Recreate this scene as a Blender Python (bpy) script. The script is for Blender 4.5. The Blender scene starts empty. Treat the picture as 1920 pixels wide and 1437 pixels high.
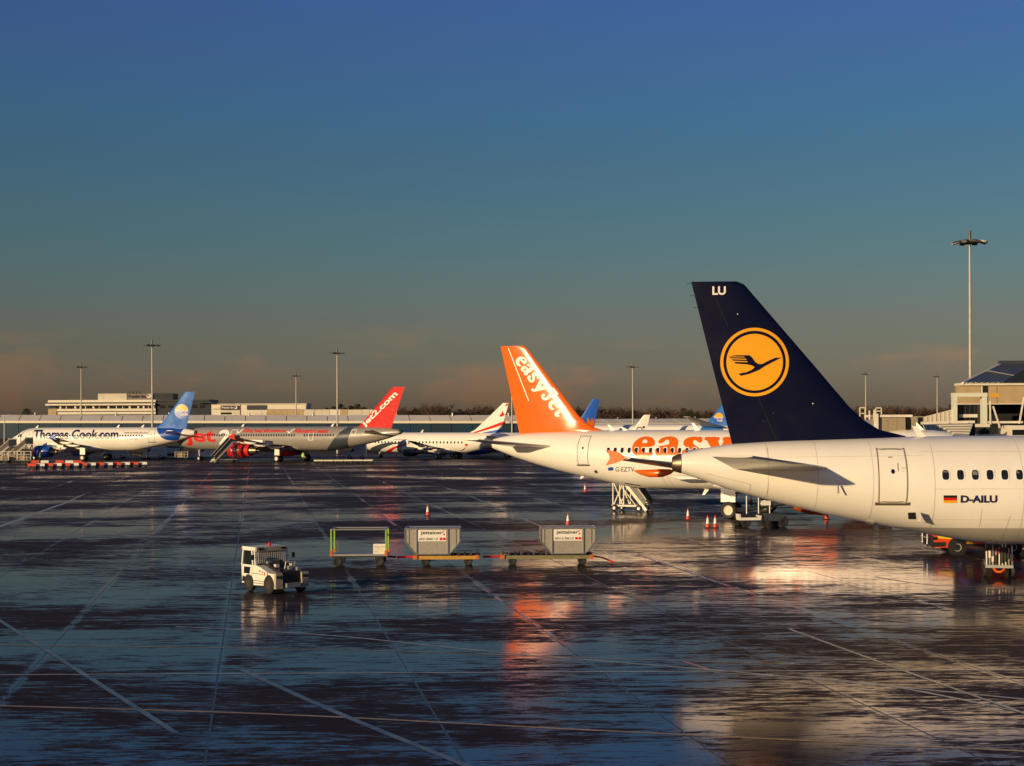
import bpy, bmesh, math, random
from mathutils import Vector, Matrix
from mathutils.geometry import tessellate_polygon
R = math.radians
random.seed(7)
scn = bpy.context.scene
COL = scn.collection

# ------------------------------------------------------------------ camera
CH, FP, HY, ROLL = 6.43, 3000.0, 791.7, 0.0045
cam_d = bpy.data.cameras.new('camera'); cam = bpy.data.objects.new('camera', cam_d); COL.objects.link(cam)
cam_d.sensor_width = 36; cam_d.lens = 36*FP/1920; cam_d.shift_y = (HY-718.5)/1920
cam_d.clip_start = 0.5; cam_d.clip_end = 9000
cam.matrix_world = Matrix.Translation((0, 0, CH)) @ Matrix.Rotation(R(90), 4, 'X') @ Matrix.Rotation(-ROLL, 4, 'Z')
scn.camera = cam
# ------------------------------------------------------------------ light
SUN_EL = 10.2
sun_az = Vector((-.705, -.71)).normalized()
sd = bpy.data.lights.new('sun', 'SUN'); sd.energy = 4.7; sd.angle = R(.55); sd.color = (1, .73, .39)
so = bpy.data.objects.new('sun', sd); COL.objects.link(so)
sv = Vector((sun_az.x*math.cos(R(SUN_EL)), sun_az.y*math.cos(R(SUN_EL)), math.sin(R(SUN_EL))))
so.rotation_euler = sv.to_track_quat('Z', 'Y').to_euler()
so.location = sv*200
w = bpy.data.worlds.new('World'); scn.world = w; w.use_nodes = True
nt = w.node_tree; nt.nodes.clear()
def N(tree, typ, **kw):
    n = tree.nodes.new(typ)
    for k, v in kw.items():
        if k.startswith('i_'): n.inputs[k[2:].replace('_', ' ')].default_value = v
        else: setattr(n, k, v)
    return n
L_ = lambda t, a, b: t.links.new(a, b)
sky = N(nt, 'ShaderNodeTexSky', sky_type='NISHITA', sun_disc=False)
sky.sun_elevation = R(SUN_EL); sky.sun_rotation = math.atan2(sun_az.x, sun_az.y)
sky.air_density = 1.0; sky.dust_density = 1.0; sky.ozone_density = 1.5
tc = N(nt, 'ShaderNodeTexCoord'); sep = N(nt, 'ShaderNodeSeparateXYZ'); L_(nt, tc.outputs['Generated'], sep.inputs[0])
ramp = N(nt, 'ShaderNodeValToRGB'); ramp.color_ramp.interpolation = 'LINEAR'
SKY_STOPS = [(0.0, (0.4748, 0.4256, 0.5338)), (0.0266, (0.4748, 0.4256, 0.5338)), (0.0452, (0.4215, 0.4076, 0.4701)), (0.0638, (0.414, 0.4001, 0.4562)), (0.0886, (0.3529, 0.4319, 0.4912)), (0.1132, (0.3094, 0.4447, 0.5266)), (0.1376, (0.2894, 0.449, 0.566)), (0.1617, (0.2716, 0.447, 0.6021)), (0.1856, (0.2565, 0.4677, 0.6881)), (0.221, (0.2843, 0.4606, 0.7866)), (0.2524, (0.2982, 0.4652, 0.8866)), (1.0, (0.2982, 0.4652, 0.8866))]
cr = ramp.color_ramp
while len(cr.elements) < len(SKY_STOPS): cr.elements.new(.5)
for e, (p, c) in zip(cr.elements, SKY_STOPS): e.position = p; e.color = (*c, 1)
L_(nt, sep.outputs['Z'], ramp.inputs[0])
mul = N(nt, 'ShaderNodeMix', data_type='RGBA', blend_type='MULTIPLY'); mul.inputs['Factor'].default_value = 1
L_(nt, sky.outputs[0], mul.inputs['A']); L_(nt, ramp.outputs[0], mul.inputs['B'])
mp = N(nt, 'ShaderNodeMapping'); mp.inputs['Scale'].default_value = (9, 9, 26); L_(nt, tc.outputs['Generated'], mp.inputs[0])
cn = N(nt, 'ShaderNodeTexNoise', i_Scale=1.3, i_Detail=6.0, i_Roughness=.55); L_(nt, mp.outputs[0], cn.inputs['Vector'])
cm = N(nt, 'ShaderNodeMapRange', interpolation_type='SMOOTHSTEP'); cm.inputs[1].default_value = .46; cm.inputs[2].default_value = .64
L_(nt, cn.outputs[0], cm.inputs[0])
band = N(nt, 'ShaderNodeValToRGB'); b_ = band.color_ramp
for p, v in ((.012, .75), (.04, 1), (.062, 0)):
    e = b_.elements.new(p); e.color = (v, v, v, 1)
b_.elements[0].color = (.5, .5, .5, 1); b_.elements[-1].color = (0, 0, 0, 1)
L_(nt, sep.outputs['Z'], band.inputs[0])
cf = N(nt, 'ShaderNodeMath', operation='MULTIPLY'); L_(nt, cm.outputs[0], cf.inputs[0]); L_(nt, band.outputs[0], cf.inputs[1])
cf2 = N(nt, 'ShaderNodeMath', operation='MULTIPLY'); cf2.inputs[1].default_value = .6; L_(nt, cf.outputs[0], cf2.inputs[0])
cl = N(nt, 'ShaderNodeMix', data_type='RGBA', blend_type='MULTIPLY'); cl.inputs['B'].default_value = (1.75, 1.10, .84, 1)
L_(nt, cf2.outputs[0], cl.inputs['Factor']); L_(nt, mul.outputs['Result'], cl.inputs['A'])
bg = N(nt, 'ShaderNodeBackground', i_Strength=.091); out = N(nt, 'ShaderNodeOutputWorld')
L_(nt, cl.outputs['Result'], bg.inputs[0]); L_(nt, bg.outputs[0], out.inputs[0])
scn.view_settings.view_transform = 'Standard'; scn.view_settings.look = 'None'
scn.view_settings.exposure = 0; scn.view_settings.gamma = 1

# ------------------------------------------------------------------ helpers
def at(px, py, Y):
    xr, yr = px-960, py-HY
    x0, y0 = xr-ROLL*yr, yr+ROLL*xr
    return Vector((x0*Y/FP, Y, CH-y0*Y/FP))
def gp(px, py, z=0.):
    xr, yr = px-960, py-HY
    x0, y0 = xr-ROLL*yr, yr+ROLL*xr
    Y = (CH-z)*FP/y0
    return Vector((x0*Y/FP, Y, z))
_m = {}
def mat(name, col, rough=.5, metal=0., spec=.5, coat=0., vary=.12, scale=3., emit=None):
    if name in _m: return _m[name]
    m = bpy.data.materials.new(name); m.use_nodes = True; _m[name] = m
    t = m.node_tree; p = t.nodes['Principled BSDF']
    p.inputs['Metallic'].default_value = metal; p.inputs['Specular IOR Level'].default_value = spec
    p.inputs['Coat Weight'].default_value = coat; p.inputs['Coat Roughness'].default_value = .08
    c = N(t, 'ShaderNodeTexCoord'); n = N(t, 'ShaderNodeTexNoise', i_Scale=scale, i_Detail=5.0, i_Roughness=.6)
    L_(t, c.outputs['Object'], n.inputs['Vector'])
    mr = N(t, 'ShaderNodeMapRange'); mr.inputs[1].default_value = .3; mr.inputs[2].default_value = .7
    mr.inputs[3].default_value = 1-vary; mr.inputs[4].default_value = 1+vary*.35
    L_(t, n.outputs[0], mr.inputs[0])
    mx = N(t, 'ShaderNodeMix', data_type='RGBA', blend_type='MULTIPLY'); mx.inputs['Factor'].default_value = 1
    mx.inputs['A'].default_value = (*col, 1); L_(t, mr.outputs[0], mx.inputs['B']); L_(t, mx.outputs['Result'], p.inputs['Base Color'])
    r2 = N(t, 'ShaderNodeMapRange'); r2.inputs[1].default_value = .3; r2.inputs[2].default_value = .7
    r2.inputs[3].default_value = min(1, rough*1.25); r2.inputs[4].default_value = rough*.8
    L_(t, n.outputs[0], r2.inputs[0]); L_(t, r2.outputs[0], p.inputs['Roughness'])
    return m

class MB:
    def __init__(s): s.v = []; s.f = []
    def add(s, vs, fs):
        b = len(s.v); s.v += [tuple(v) for v in vs]; s.f += [tuple(i+b for i in f) for f in fs]; return s
    def box(s, x0, x1, y0, y1, z0, z1, M=None):
        vs = [Vector((x, y, z)) for z in (z0, z1) for y in (y0, y1) for x in (x0, x1)]
        if M is not None: vs = [M @ v for v in vs]
        return s.add(vs, [(0, 2, 3, 1), (4, 5, 7, 6), (0, 1, 5, 4), (2, 6, 7, 3), (0, 4, 6, 2), (1, 3, 7, 5)])
    def bar(s, a, b, w, h=None):
        a, b = Vector(a), Vector(b); h = h or w; d = (b-a).normalized()
        up = Vector((0, 0, 1)) if abs(d.z) < .95 else Vector((1, 0, 0))
        sx = d.cross(up).normalized()*w/2; sz = sx.cross(d).normalized()*h/2
        vs = [p+i*sx+j*sz for p in (a, b) for i, j in ((-1, -1), (1, -1), (1, 1), (-1, 1))]
        return s.add(vs, [(0, 3, 2, 1), (4, 5, 6, 7), (0, 1, 5, 4), (1, 2, 6, 5), (2, 3, 7, 6), (3, 0, 4, 7)])
    def tube(s, pts, rad, n=8, cap=True):
        pts = [Vector(p) for p in pts]; rs = rad if isinstance(rad, (list, tuple)) else [rad]*len(pts)
        vs = []; fs = []
        for i, p in enumerate(pts):
            d = (pts[min(i+1, len(pts)-1)]-pts[max(i-1, 0)]).normalized()
            up = Vector((0, 0, 1)) if abs(d.z) < .9 else Vector((1, 0, 0))
            a = d.cross(up).normalized(); b = a.cross(d)
            vs += [p+rs[i]*(a*math.cos(k*2*math.pi/n)+b*math.sin(k*2*math.pi/n)) for k in range(n)]
        for i in range(len(pts)-1):
            for k in range(n):
                k2 = (k+1) % n; fs.append((i*n+k, i*n+k2, (i+1)*n+k2, (i+1)*n+k))
        if cap: fs.append(tuple(range(n))[::-1]); fs.append(tuple(range((len(pts)-1)*n, len(pts)*n)))
        return s.add(vs, fs)
    def lathe(s, prof, axis, o, n=20):
        # prof: (along, radius); axis 'x','y','z'
        vs = []; fs = []; o = Vector(o)
        for a, r in prof:
            for k in range(n):
                c, d = r*math.cos(2*math.pi*k/n), r*math.sin(2*math.pi*k/n)
                vs.append(o+Vector({'x': (a, c, d), 'y': (c, a, d), 'z': (c, d, a)}[axis]))
        for i in range(len(prof)-1):
            for k in range(n): k2 = (k+1) % n; fs.append((i*n+k, i*n+k2, (i+1)*n+k2, (i+1)*n+k))
        return s.add(vs, fs)
    def prism(s, poly, d0, d1, plane='xz'):
        n = len(poly); f = {'xz': lambda u, v, d: (u, d, v), 'yz': lambda u, v, d: (d, u, v), 'xy': lambda u, v, d: (u, v, d)}[plane]
        vs = [f(u, v, d0) for u, v in poly]+[f(u, v, d1) for u, v in poly]
        return s.add(vs, [tuple(range(n)), tuple(range(2*n-1, n-1, -1))]+[(i, (i+1) % n, n+(i+1) % n, n+i) for i in range(n)])
    def build(s, name, m, parent=None, smooth=False, fix=True):
        me = bpy.data.meshes.new(name); me.from_pydata(s.v, [], s.f)
        if fix:
            bm = bmesh.new(); bm.from_mesh(me); bmesh.ops.recalc_face_normals(bm, faces=bm.faces); bm.to_mesh(me); bm.free()
        if smooth:
            me.polygons.foreach_set('use_smooth', [True]*len(me.polygons)); me.set_sharp_from_angle(angle=R(40))
        me.materials.append(m)
        o = bpy.data.objects.new(name, me); COL.objects.link(o)
        if parent: o.parent = parent
        return o
def tag(o, label, cat=None, group=None, kind=None):
    if label: o['label'] = label
    if cat: o['category'] = cat
    if group: o['group'] = group
    if kind: o['kind'] = kind
    return o
def thing(name, label, cat, loc=(0, 0, 0), rz=0., group=None):
    o = bpy.data.objects.new(name, None); COL.objects.link(o); o.location = loc; o.rotation_euler = (0, 0, rz)
    o.empty_display_size = .3
    return tag(o, label, cat, group)
def copy_tree(o, parent=None):
    c = o.copy(); COL.objects.link(c)
    if parent: c.parent = parent
    for ch in list(o.children): copy_tree(ch, c)
    return c
def lerp(tab, x, k=1):
    if x <= tab[0][0]: return tab[0][k]
    for a, b in zip(tab, tab[1:]):
        if x <= b[0]: u = (x-a[0])/(b[0]-a[0]); return a[k]+(b[k]-a[k])*u
    return tab[-1][k]
def smooth_poly(pts, n=4):
    out = []; N_ = len(pts)
    for i in range(N_):
        p0, p1, p2, p3 = (Vector(pts[(i+j-1) % N_]) for j in range(4))
        for k in range(n):
            t = k/n
            out.append(tuple(.5*((2*p1)+(p2-p0)*t+(2*p0-5*p1+4*p2-p3)*t*t+(3*p1-p0-3*p2+p3)*t**3)))
    return out
def ell(cx, cy, rx, ry=None, n=32, a0=0, a1=360):
    ry = ry or rx
    return [(cx+rx*math.cos(R(a0+(a1-a0)*k/(n if a1-a0 == 360 else n-1))), cy+ry*math.sin(R(a0+(a1-a0)*k/(n if a1-a0 == 360 else n-1)))) for k in range(n)]
def flat(polys):
    """polys: list of (outline, [holes]) in 2D -> (verts2d, tris)"""
    V = []; F = []
    for o, hs in polys:
        loops = [[Vector((a, b, 0)) for a, b in l] for l in [o]+list(hs)]
        b = len(V); V += [(v.x, v.y) for l in loops for v in l]
        F += [tuple(i+b for i in t) for t in tessellate_polygon(loops)]
    return V, F
def text2d(body, offset=0., shear=0.):
    c = bpy.data.curves.new('lettering', 'FONT'); c.body = body; c.offset = offset; c.shear = shear; c.resolution_u = 4; c.fill_mode = 'FRONT'
    o = bpy.data.objects.new('lettering', c); COL.objects.link(o)
    me = bpy.data.meshes.new_from_object(o.evaluated_get(bpy.context.evaluated_depsgraph_get()))
    V = [(v.co.x, v.co.y) for v in me.vertices]; F = [tuple(p.vertices) for p in me.polygons]
    bpy.data.objects.remove(o); bpy.data.curves.remove(c); bpy.data.meshes.remove(me)
    return V, F
def fit(VF, o, ux, uy):
    """map the bounding box of VF to origin o with edge vectors ux, uy (2D)"""
    V, F = VF; x0, x1 = min(v[0] for v in V), max(v[0] for v in V); y0, y1 = min(v[1] for v in V), max(v[1] for v in V)
    r = []
    for x, y in V:
        a, b = (x-x0)/(x1-x0), (y-y0)/(y1-y0); r.append((o[0]+a*ux[0]+b*uy[0], o[1]+a*ux[1]+b*uy[1]))
    return r, F
def decal(name, VF, fn, m, parent, du=.5, dv=.12, label=None):
    V, F = VF
    bm = bmesh.new(); vs = [bm.verts.new((a, b, 0)) for a, b in V]
    for f in F:
        try: bm.faces.new([vs[i] for i in f])
        except ValueError: pass
    for ax, st in ((0, du), (1, dv)):
        if not st: continue
        lo, hi = min(v.co[ax] for v in bm.verts), max(v.co[ax] for v in bm.verts)
        for k in range(1, int((hi-lo)/st)+1):
            p = [0, 0, 0]; p[ax] = lo+k*st; n = [0, 0, 0]; n[ax] = 1
            bmesh.ops.bisect_plane(bm, geom=bm.verts[:]+bm.edges[:]+bm.faces[:], plane_co=p, plane_no=n)
    for v in bm.verts: v.co = fn(v.co.x, v.co.y)
    me = bpy.data.meshes.new(name); bm.to_mesh(me); bm.free(); me.materials.append(m)
    me.polygons.foreach_set('use_smooth', [True]*len(me.polygons))
    o = bpy.data.objects.new(name, me); COL.objects.link(o); o.parent = parent
    if label: o['label'] = label
    return o

# ------------------------------------------------------------------ materials
WHITE = mat('aircraft_white_paint', (.82, .78, .71), .28, coat=.4, vary=.05, scale=.8)
GREYP = mat('aircraft_grey_paint', (.42, .41, .39), .35, vary=.08, scale=.8)
SILVER = mat('aircraft_silver_paint', (.29, .265, .24), .35, metal=.1, coat=.1, vary=.06, scale=.8)
NAVY = mat('navy_tail_paint', (.0022, .0030, .020), .3, spec=.3, vary=.2, scale=1.)
YELLOW = mat('logo_yellow_paint', (.80, .36, .008), .35, vary=.05)
ORANGE = mat('orange_paint', (.72, .125, .004), .2, spec=.35, vary=.06, scale=1.)
RED = mat('red_paint', (.60, .014, .012), .5, spec=.2, vary=.07)
TCBLUE = mat('sky_blue_paint', (.022, .15, .52), .5, spec=.3, vary=.3, scale=.5)
DBLUE = mat('deep_blue_paint', (.010, .07, .42), .3, coat=.3, vary=.1)
SLATE = mat('slate_paint', (.045, .055, .07), .35, vary=.1)
LETW = mat('white_lettering', (.80, .78, .72), .4, vary=.03)
LETB = mat('black_lettering', (.012, .012, .016), .4, vary=.1)
LETN = mat('navy_lettering', (.012, .016, .07), .35, vary=.1)
GLASS = mat('dark_window_glass', (.012, .013, .016), .08, spec=.6, vary=.2)
ALU = mat('bare_aluminium', (.62, .60, .57), .28, metal=.9, vary=.15)
EXH = mat('exhaust_metal', (.20, .15, .10), .4, metal=.8, vary=.3)
TYRE = mat('tyre_rubber', (.014, .014, .015), .75, vary=.3)
BLACK = mat('black_machinery', (.016, .016, .018), .55, vary=.3)
STEEL = mat('galvanised_steel', (.38, .38, .37), .45, metal=.6, vary=.2)
TAN = mat('tan_cladding', (.46, .34, .19), .7, vary=.18, scale=1.2)
CREAM = mat('cream_paint', (.74, .68, .55), .5, vary=.14, scale=2.)
PALE = mat('pale_render', (.62, .56, .45), .8, vary=.15, scale=.3)
WVEH = mat('white_vehicle_paint', (.80, .77, .68), .35, coat=.2, vary=.12, scale=4.)
GREEN = mat('lime_green_paint', (.25, .48, .03), .45, vary=.15)
SEAM = mat('panel_seam', (.20, .18, .15), .5, vary=.2)
FSEAM = mat('fine_skin_joint', (.50, .46, .40), .5, vary=.2)

# ------------------------------------------------------------------ ground
def ground_mat():
    m = bpy.data.materials.new('wet_concrete'); m.use_nodes = True; t = m.node_tree; p = t.nodes['Principled BSDF']
    g = N(t, 'ShaderNodeNewGeometry')
    def noise(sc, detail, rough, scale=1.):
        mpn = N(t, 'ShaderNodeMapping'); mpn.inputs['Scale'].default_value = sc; L_(t, g.outputs['Position'], mpn.inputs[0])
        n = N(t, 'ShaderNodeTexNoise', i_Scale=scale, i_Detail=detail, i_Roughness=rough); L_(t, mpn.outputs[0], n.inputs['Vector']); return n.outputs[0]
    def math_(op, a, b=None, c=None):
        n = N(t, 'ShaderNodeMath', operation=op)
        for i, x in enumerate((a, b, c)):
            if x is None: continue
            if isinstance(x, (int, float)): n.inputs[i].default_value = x
            else: L_(t, x, n.inputs[i])
        return n.outputs[0]
    big = noise((.055, .085, 1), 4, .55); mid = noise((.16, .5, 1), 5, .6); fine = noise((.62, 2.9, 1), 8, .74); finer = noise((1.9, 8.5, 1), 6, .75)
    # every slab weathers a little differently
    mr = N(t, 'ShaderNodeMapping'); mr.inputs['Rotation'].default_value = (0, 0, -GA); L_(t, g.outputs['Position'], mr.inputs[0])
    sp = N(t, 'ShaderNodeSeparateXYZ'); L_(t, mr.outputs[0], sp.inputs[0])
    fx = math_('FLOOR', math_('DIVIDE', math_('SUBTRACT', sp.outputs[0], GU0), SW)); fy = math_('FLOOR', math_('DIVIDE', math_('SUBTRACT', sp.outputs[1], GV0), SL))
    cb = N(t, 'ShaderNodeCombineXYZ'); L_(t, fx, cb.inputs[0]); L_(t, fy, cb.inputs[1])
    wn = N(t, 'ShaderNodeTexWhiteNoise', noise_dimensions='2D'); L_(t, cb.outputs[0], wn.inputs['Vector'])
    s = math_('ADD', math_('ADD', math_('MULTIPLY', big, .52), math_('MULTIPLY', finer, .34)), math_('ADD', math_('MULTIPLY', mid, .20), math_('MULTIPLY', fine, .50)))
    s = math_('ADD', s, math_('MULTIPLY', math_('SUBTRACT', wn.outputs[0], .5), .03))
    fu = math_('FRACT', math_('DIVIDE', math_('SUBTRACT', sp.outputs[0], GU0), SW)); ed = math_('MINIMUM', fu, math_('SUBTRACT', 1., fu))
    er = N(t, 'ShaderNodeMapRange', interpolation_type='SMOOTHSTEP'); er.inputs[1].default_value = .0; er.inputs[2].default_value = .05; er.inputs[3].default_value = .07; er.inputs[4].default_value = 0; L_(t, ed, er.inputs[0])
    en = N(t, 'ShaderNodeMapRange', interpolation_type='SMOOTHSTEP'); en.inputs[1].default_value = .45; en.inputs[2].default_value = .62; L_(t, noise((.11, .06, 1), 2, .5), en.inputs[0])
    s = math_('ADD', s, math_('MULTIPLY', er.outputs[0], en.outputs[0]))
    # the apron has dried further out
    gs = N(t, 'ShaderNodeSeparateXYZ'); L_(t, g.outputs['Position'], gs.inputs[0]); dr = N(t, 'ShaderNodeMapRange', interpolation_type='SMOOTHSTEP'); dr.inputs[1].default_value = 70; dr.inputs[2].default_value = 190; dr.inputs[3].default_value = 0; dr.inputs[4].default_value = .06; L_(t, gs.outputs[1], dr.inputs[0])
    s = math_('SUBTRACT', s, dr.outputs[0])
    wet = N(t, 'ShaderNodeMapRange', interpolation_type='SMOOTHSTEP'); wet.inputs[1].default_value = .742; wet.inputs[2].default_value = .812; L_(t, s, wet.inputs[0])
    wv = wet.outputs[0]
    def mix(f, a, b):
        x = N(t, 'ShaderNodeMix', data_type='RGBA'); L_(t, f, x.inputs['Factor']); x.inputs['A'].default_value = (*a, 1); x.inputs['B'].default_value = (*b, 1); return x.outputs['Result']
    c = mix(wv, (.030, .019, .018), (.010, .008, .009))
    x = N(t, 'ShaderNodeMix', data_type='RGBA', blend_type='MULTIPLY'); x.inputs['Factor'].default_value = 1; L_(t, c, x.inputs['A'])
    L_(t, math_('ADD', math_('MULTIPLY', mid, .9), .55), x.inputs['B'])
    bp = N(t, 'ShaderNodeBump'); bp.inputs['Distance'].default_value = .005
    L_(t, math_('MULTIPLY_ADD', wv, -.50, .62), bp.inputs['Strength']); L_(t, noise((3, 9, 1), 5, .65), bp.inputs['Height'])
    df = N(t, 'ShaderNodeBsdfDiffuse'); L_(t, x.outputs['Result'], df.inputs['Color']); L_(t, bp.outputs[0], df.inputs['Normal'])
    gl = N(t, 'ShaderNodeBsdfGlossy'); gl.inputs['Color'].default_value = (1, .92, .94, 1); L_(t, math_('MULTIPLY_ADD', wv, -.25, .34), gl.inputs['Roughness']); L_(t, bp.outputs[0], gl.inputs['Normal'])
    fr = N(t, 'ShaderNodeFresnel'); fr.inputs['IOR'].default_value = 2.7
    fac = math_('MULTIPLY', fr.outputs[0], math_('MULTIPLY_ADD', wv, .90, .10))
    ms = N(t, 'ShaderNodeMixShader'); L_(t, fac, ms.inputs[0]); L_(t, df.outputs[0], ms.inputs[1]); L_(t, gl.outputs[0], ms.inputs[2])
    t.nodes.remove(p); L_(t, ms.outputs[0], t.nodes['Material Output'].inputs[0])
    return m
GA = math.atan(.16); SW, SL = 4.85, 6.0
q = gp(717, 1180); ca, sa = math.cos(GA), math.sin(GA)
GU0 = (q.x*ca+q.y*sa) % SW; GV0 = 1.3
WET = ground_mat()
JOINT = mat('wet_joint_sealant', (.03, .03, .032), .3, spec=.5, vary=.3)
apron = MB().add([(-2500, -60, -.007), (2500, -60, -.007), (2500, 6000, -.007), (-2500, 6000, -.007)], [(0, 1, 2, 3)]).build('apron', JOINT)
tag(apron, None, kind='structure')
g_ = .016
slab_mb = MB(); b = .012
slab_mb.add([(g_, g_, -.02), (SW-g_, g_, -.02), (SW-g_, SL-g_, -.02), (g_, SL-g_, -.02), (g_+b, g_+b, 0), (SW-g_-b, g_+b, 0), (SW-g_-b, SL-g_-b, 0), (g_+b, SL-g_-b, 0)],
            [(4, 5, 6, 7), (0, 1, 5, 4), (1, 2, 6, 5), (2, 3, 7, 6), (3, 0, 4, 7)])
cells = []
for i in range(-70, 80):
    for j in range(-4, 120):
        u, v = GU0+i*SW, GV0+j*SL
        X = (u+SW/2)*ca-(v+SL/2)*sa; Y = (u+SW/2)*sa+(v+SL/2)*ca
        if Y < 14 or Y > 420: continue
        if abs(X) > .36*Y+14: continue
        inview = abs(X) < .325*Y+2 and Y > 28
        cells.append((not inview, Y, u, v))
cells.sort()
first = None
field = MB()
for k, (o_, Y, u, v) in enumerate(cells):
    x, y = u*ca-v*sa, u*sa+v*ca
    if k < 300:
        if first is None: o = first = slab_mb.build('concrete_slab', WET, apron, fix=False)
        else: o = first.copy(); COL.objects.link(o)
        o.location = (x, y, 0); o.rotation_euler = (0, 0, GA)
    else:
        field.add([(x+a*ca-b2*sa, y+a*sa+b2*ca, z) for a, b2, z in slab_mb.v], slab_mb.f)
fo = field.build('concrete_slab_field', WET, apron, fix=False); tag(fo, None, kind='stuff')
far = MB().add([(-2500, 415, -.001), (2500, 415, -.001), (2500, 6000, -.001), (-2500, 6000, -.001)], [(0, 1, 2, 3)]).build('airfield', mat('winter_grass', (.05, .05, .022), .9, vary=.3, scale=.1)); tag(far, None, kind='structure')

YLINE = mat('worn_yellow_line_paint', (.46, .27, .04), .3, vary=.5, scale=1.5)
WLINE = mat('worn_white_line_paint', (.46, .43, .38), .3, vary=.5, scale=1.5)
SHEEN_LINE = mat('wet_joint_sheen', (.13, .125, .125), .25, vary=.7, scale=1.2)  # pale colour that paints in the sky's sheen on wet joints
RLINE = mat('worn_red_line_paint', (.46, .09, .045), .3, vary=.5, scale=1.5)
def line(pix, wd, m, name='paint_or_sheen_line', z=.004):
    pts = [gp(*p) for p in pix]
    if len(pts) > 2:
        sm = []
        for i in range(len(pts)-1):
            p0, p1, p2, p3 = pts[max(i-1, 0)], pts[i], pts[i+1], pts[min(i+2, len(pts)-1)]
            for k in range(6):
                t = k/6; sm.append(.5*((2*p1)+(p2-p0)*t+(2*p0-5*p1+4*p2-p3)*t*t+(3*p1-p0-3*p2+p3)*t**3))
        pts = sm+[pts[-1]]
    vs = []; fs = []
    for i, p in enumerate(pts):
        d = (pts[min(i+1, len(pts)-1)]-pts[max(i-1, 0)]).normalized(); n = Vector((-d.y, d.x, 0))*wd/2
        vs += [(p.x+n.x, p.y+n.y, z), (p.x-n.x, p.y-n.y, z)]
        if i: fs.append((2*i-2, 2*i-1, 2*i+1, 2*i))
    o = MB().add(vs, fs).build(name, m, apron, fix=False); return o
line([(-60, 1322), (500, 1339), (1100, 1369), (1990, 1412)], .13, YLINE)
line([(330, 1175), (620, 1192), (960, 1226), (1400, 1262), (1990, 1318)], .13, WLINE, z=.0045)
line([(-60, 1209), (640, 1219), (1100, 1234), (1500, 1246)], .10, YLINE, z=.005)
line([(-60, 1266), (960, 1261), (1990, 1256)], .12, WLINE, z=.0055)
line([(900, 1124), (1200, 1124), (1560, 1118)], .16, YLINE, z=.006)
line([(1340, 1262), (1640, 1283), (1990, 1352)], .12, WLINE, z=.0065)
line([(-60, 1009), (140, 937)], .30, WLINE)
line([(420, 930), (960, 931), (1280, 928)], .6, WLINE)
line([(1640, 1082), (1760, 1098), (1990, 1103)], .14, YLINE)
for k in range(7):
    a = (905+k*24, 1103+k*16.4); line([a, (a[0]+13, a[1]+9)], .15, RLINE if k % 2 == 0 else WLINE, 'dashed_line')
for k in range(10):
    a = (1195+k*22, 1040+k*7.6); line([a, (a[0]+20, a[1]+6.9)], .15, RLINE if k > 6 else WLINE, 'dashed_line')
line([(-30, 1145), (190, 1285), (330, 1375)], .15, SHEEN_LINE, z=.0052); line([(450, 1255), (640, 1340), (900, 1446)], .18, SHEEN_LINE, z=.0058); line([(1480, 1180), (1700, 1260), (1960, 1352)], .12, SHEEN_LINE, z=.007)  # strips painting a pale wet sheen along slab joints
line([(712, 965), (742, 986)], .2, RLINE, 'dashed_line'); line([(1280, 1240), (1330, 1256)], .12, RLINE, 'dashed_line')
line([(880, 930), (1010, 985), (1120, 1020)], .12, WLINE, z=.0048)

# ------------------------------------------------------------------ airliners
TAIL = [(0, 5.12, 4.52, .30), (.25, 5.2, 4.46, .38), (1.0, 5.38, 4.2, .58), (2.14, 5.56, 3.80, .85), (3.9, 5.67, 3.31, 1.15), (5.7, 5.73, 2.87, 1.42), (7.07, 5.77, 2.59, 1.6), (8.87, 5.81, 2.25, 1.78), (9.8, 5.82, 2.07, 1.86), (11.1, 5.83, 1.84, 1.94), (12.2, 5.83, 1.74, 1.97), (13.4, 5.83, 1.72, 1.975)]
NOSE = [(0, 3.36, 3.30, .03), (.12, 3.62, 3.02, .30), (.4, 3.88, 2.78, .56), (.9, 4.17, 2.5, .90), (1.6, 4.50, 2.24, 1.24), (2.3, 4.95, 2.05, 1.47), (3.1, 5.36, 1.91, 1.68), (4.2, 5.66, 1.8, 1.85), (5.4, 5.79, 1.74, 1.95), (6.6, 5.83, 1.72, 1.975)]
def naca(u, tc=.1): return 5*tc*(.2969*math.sqrt(max(u, 0))-.126*u-.3516*u*u+.2843*u**3-.1036*u**4)
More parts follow.
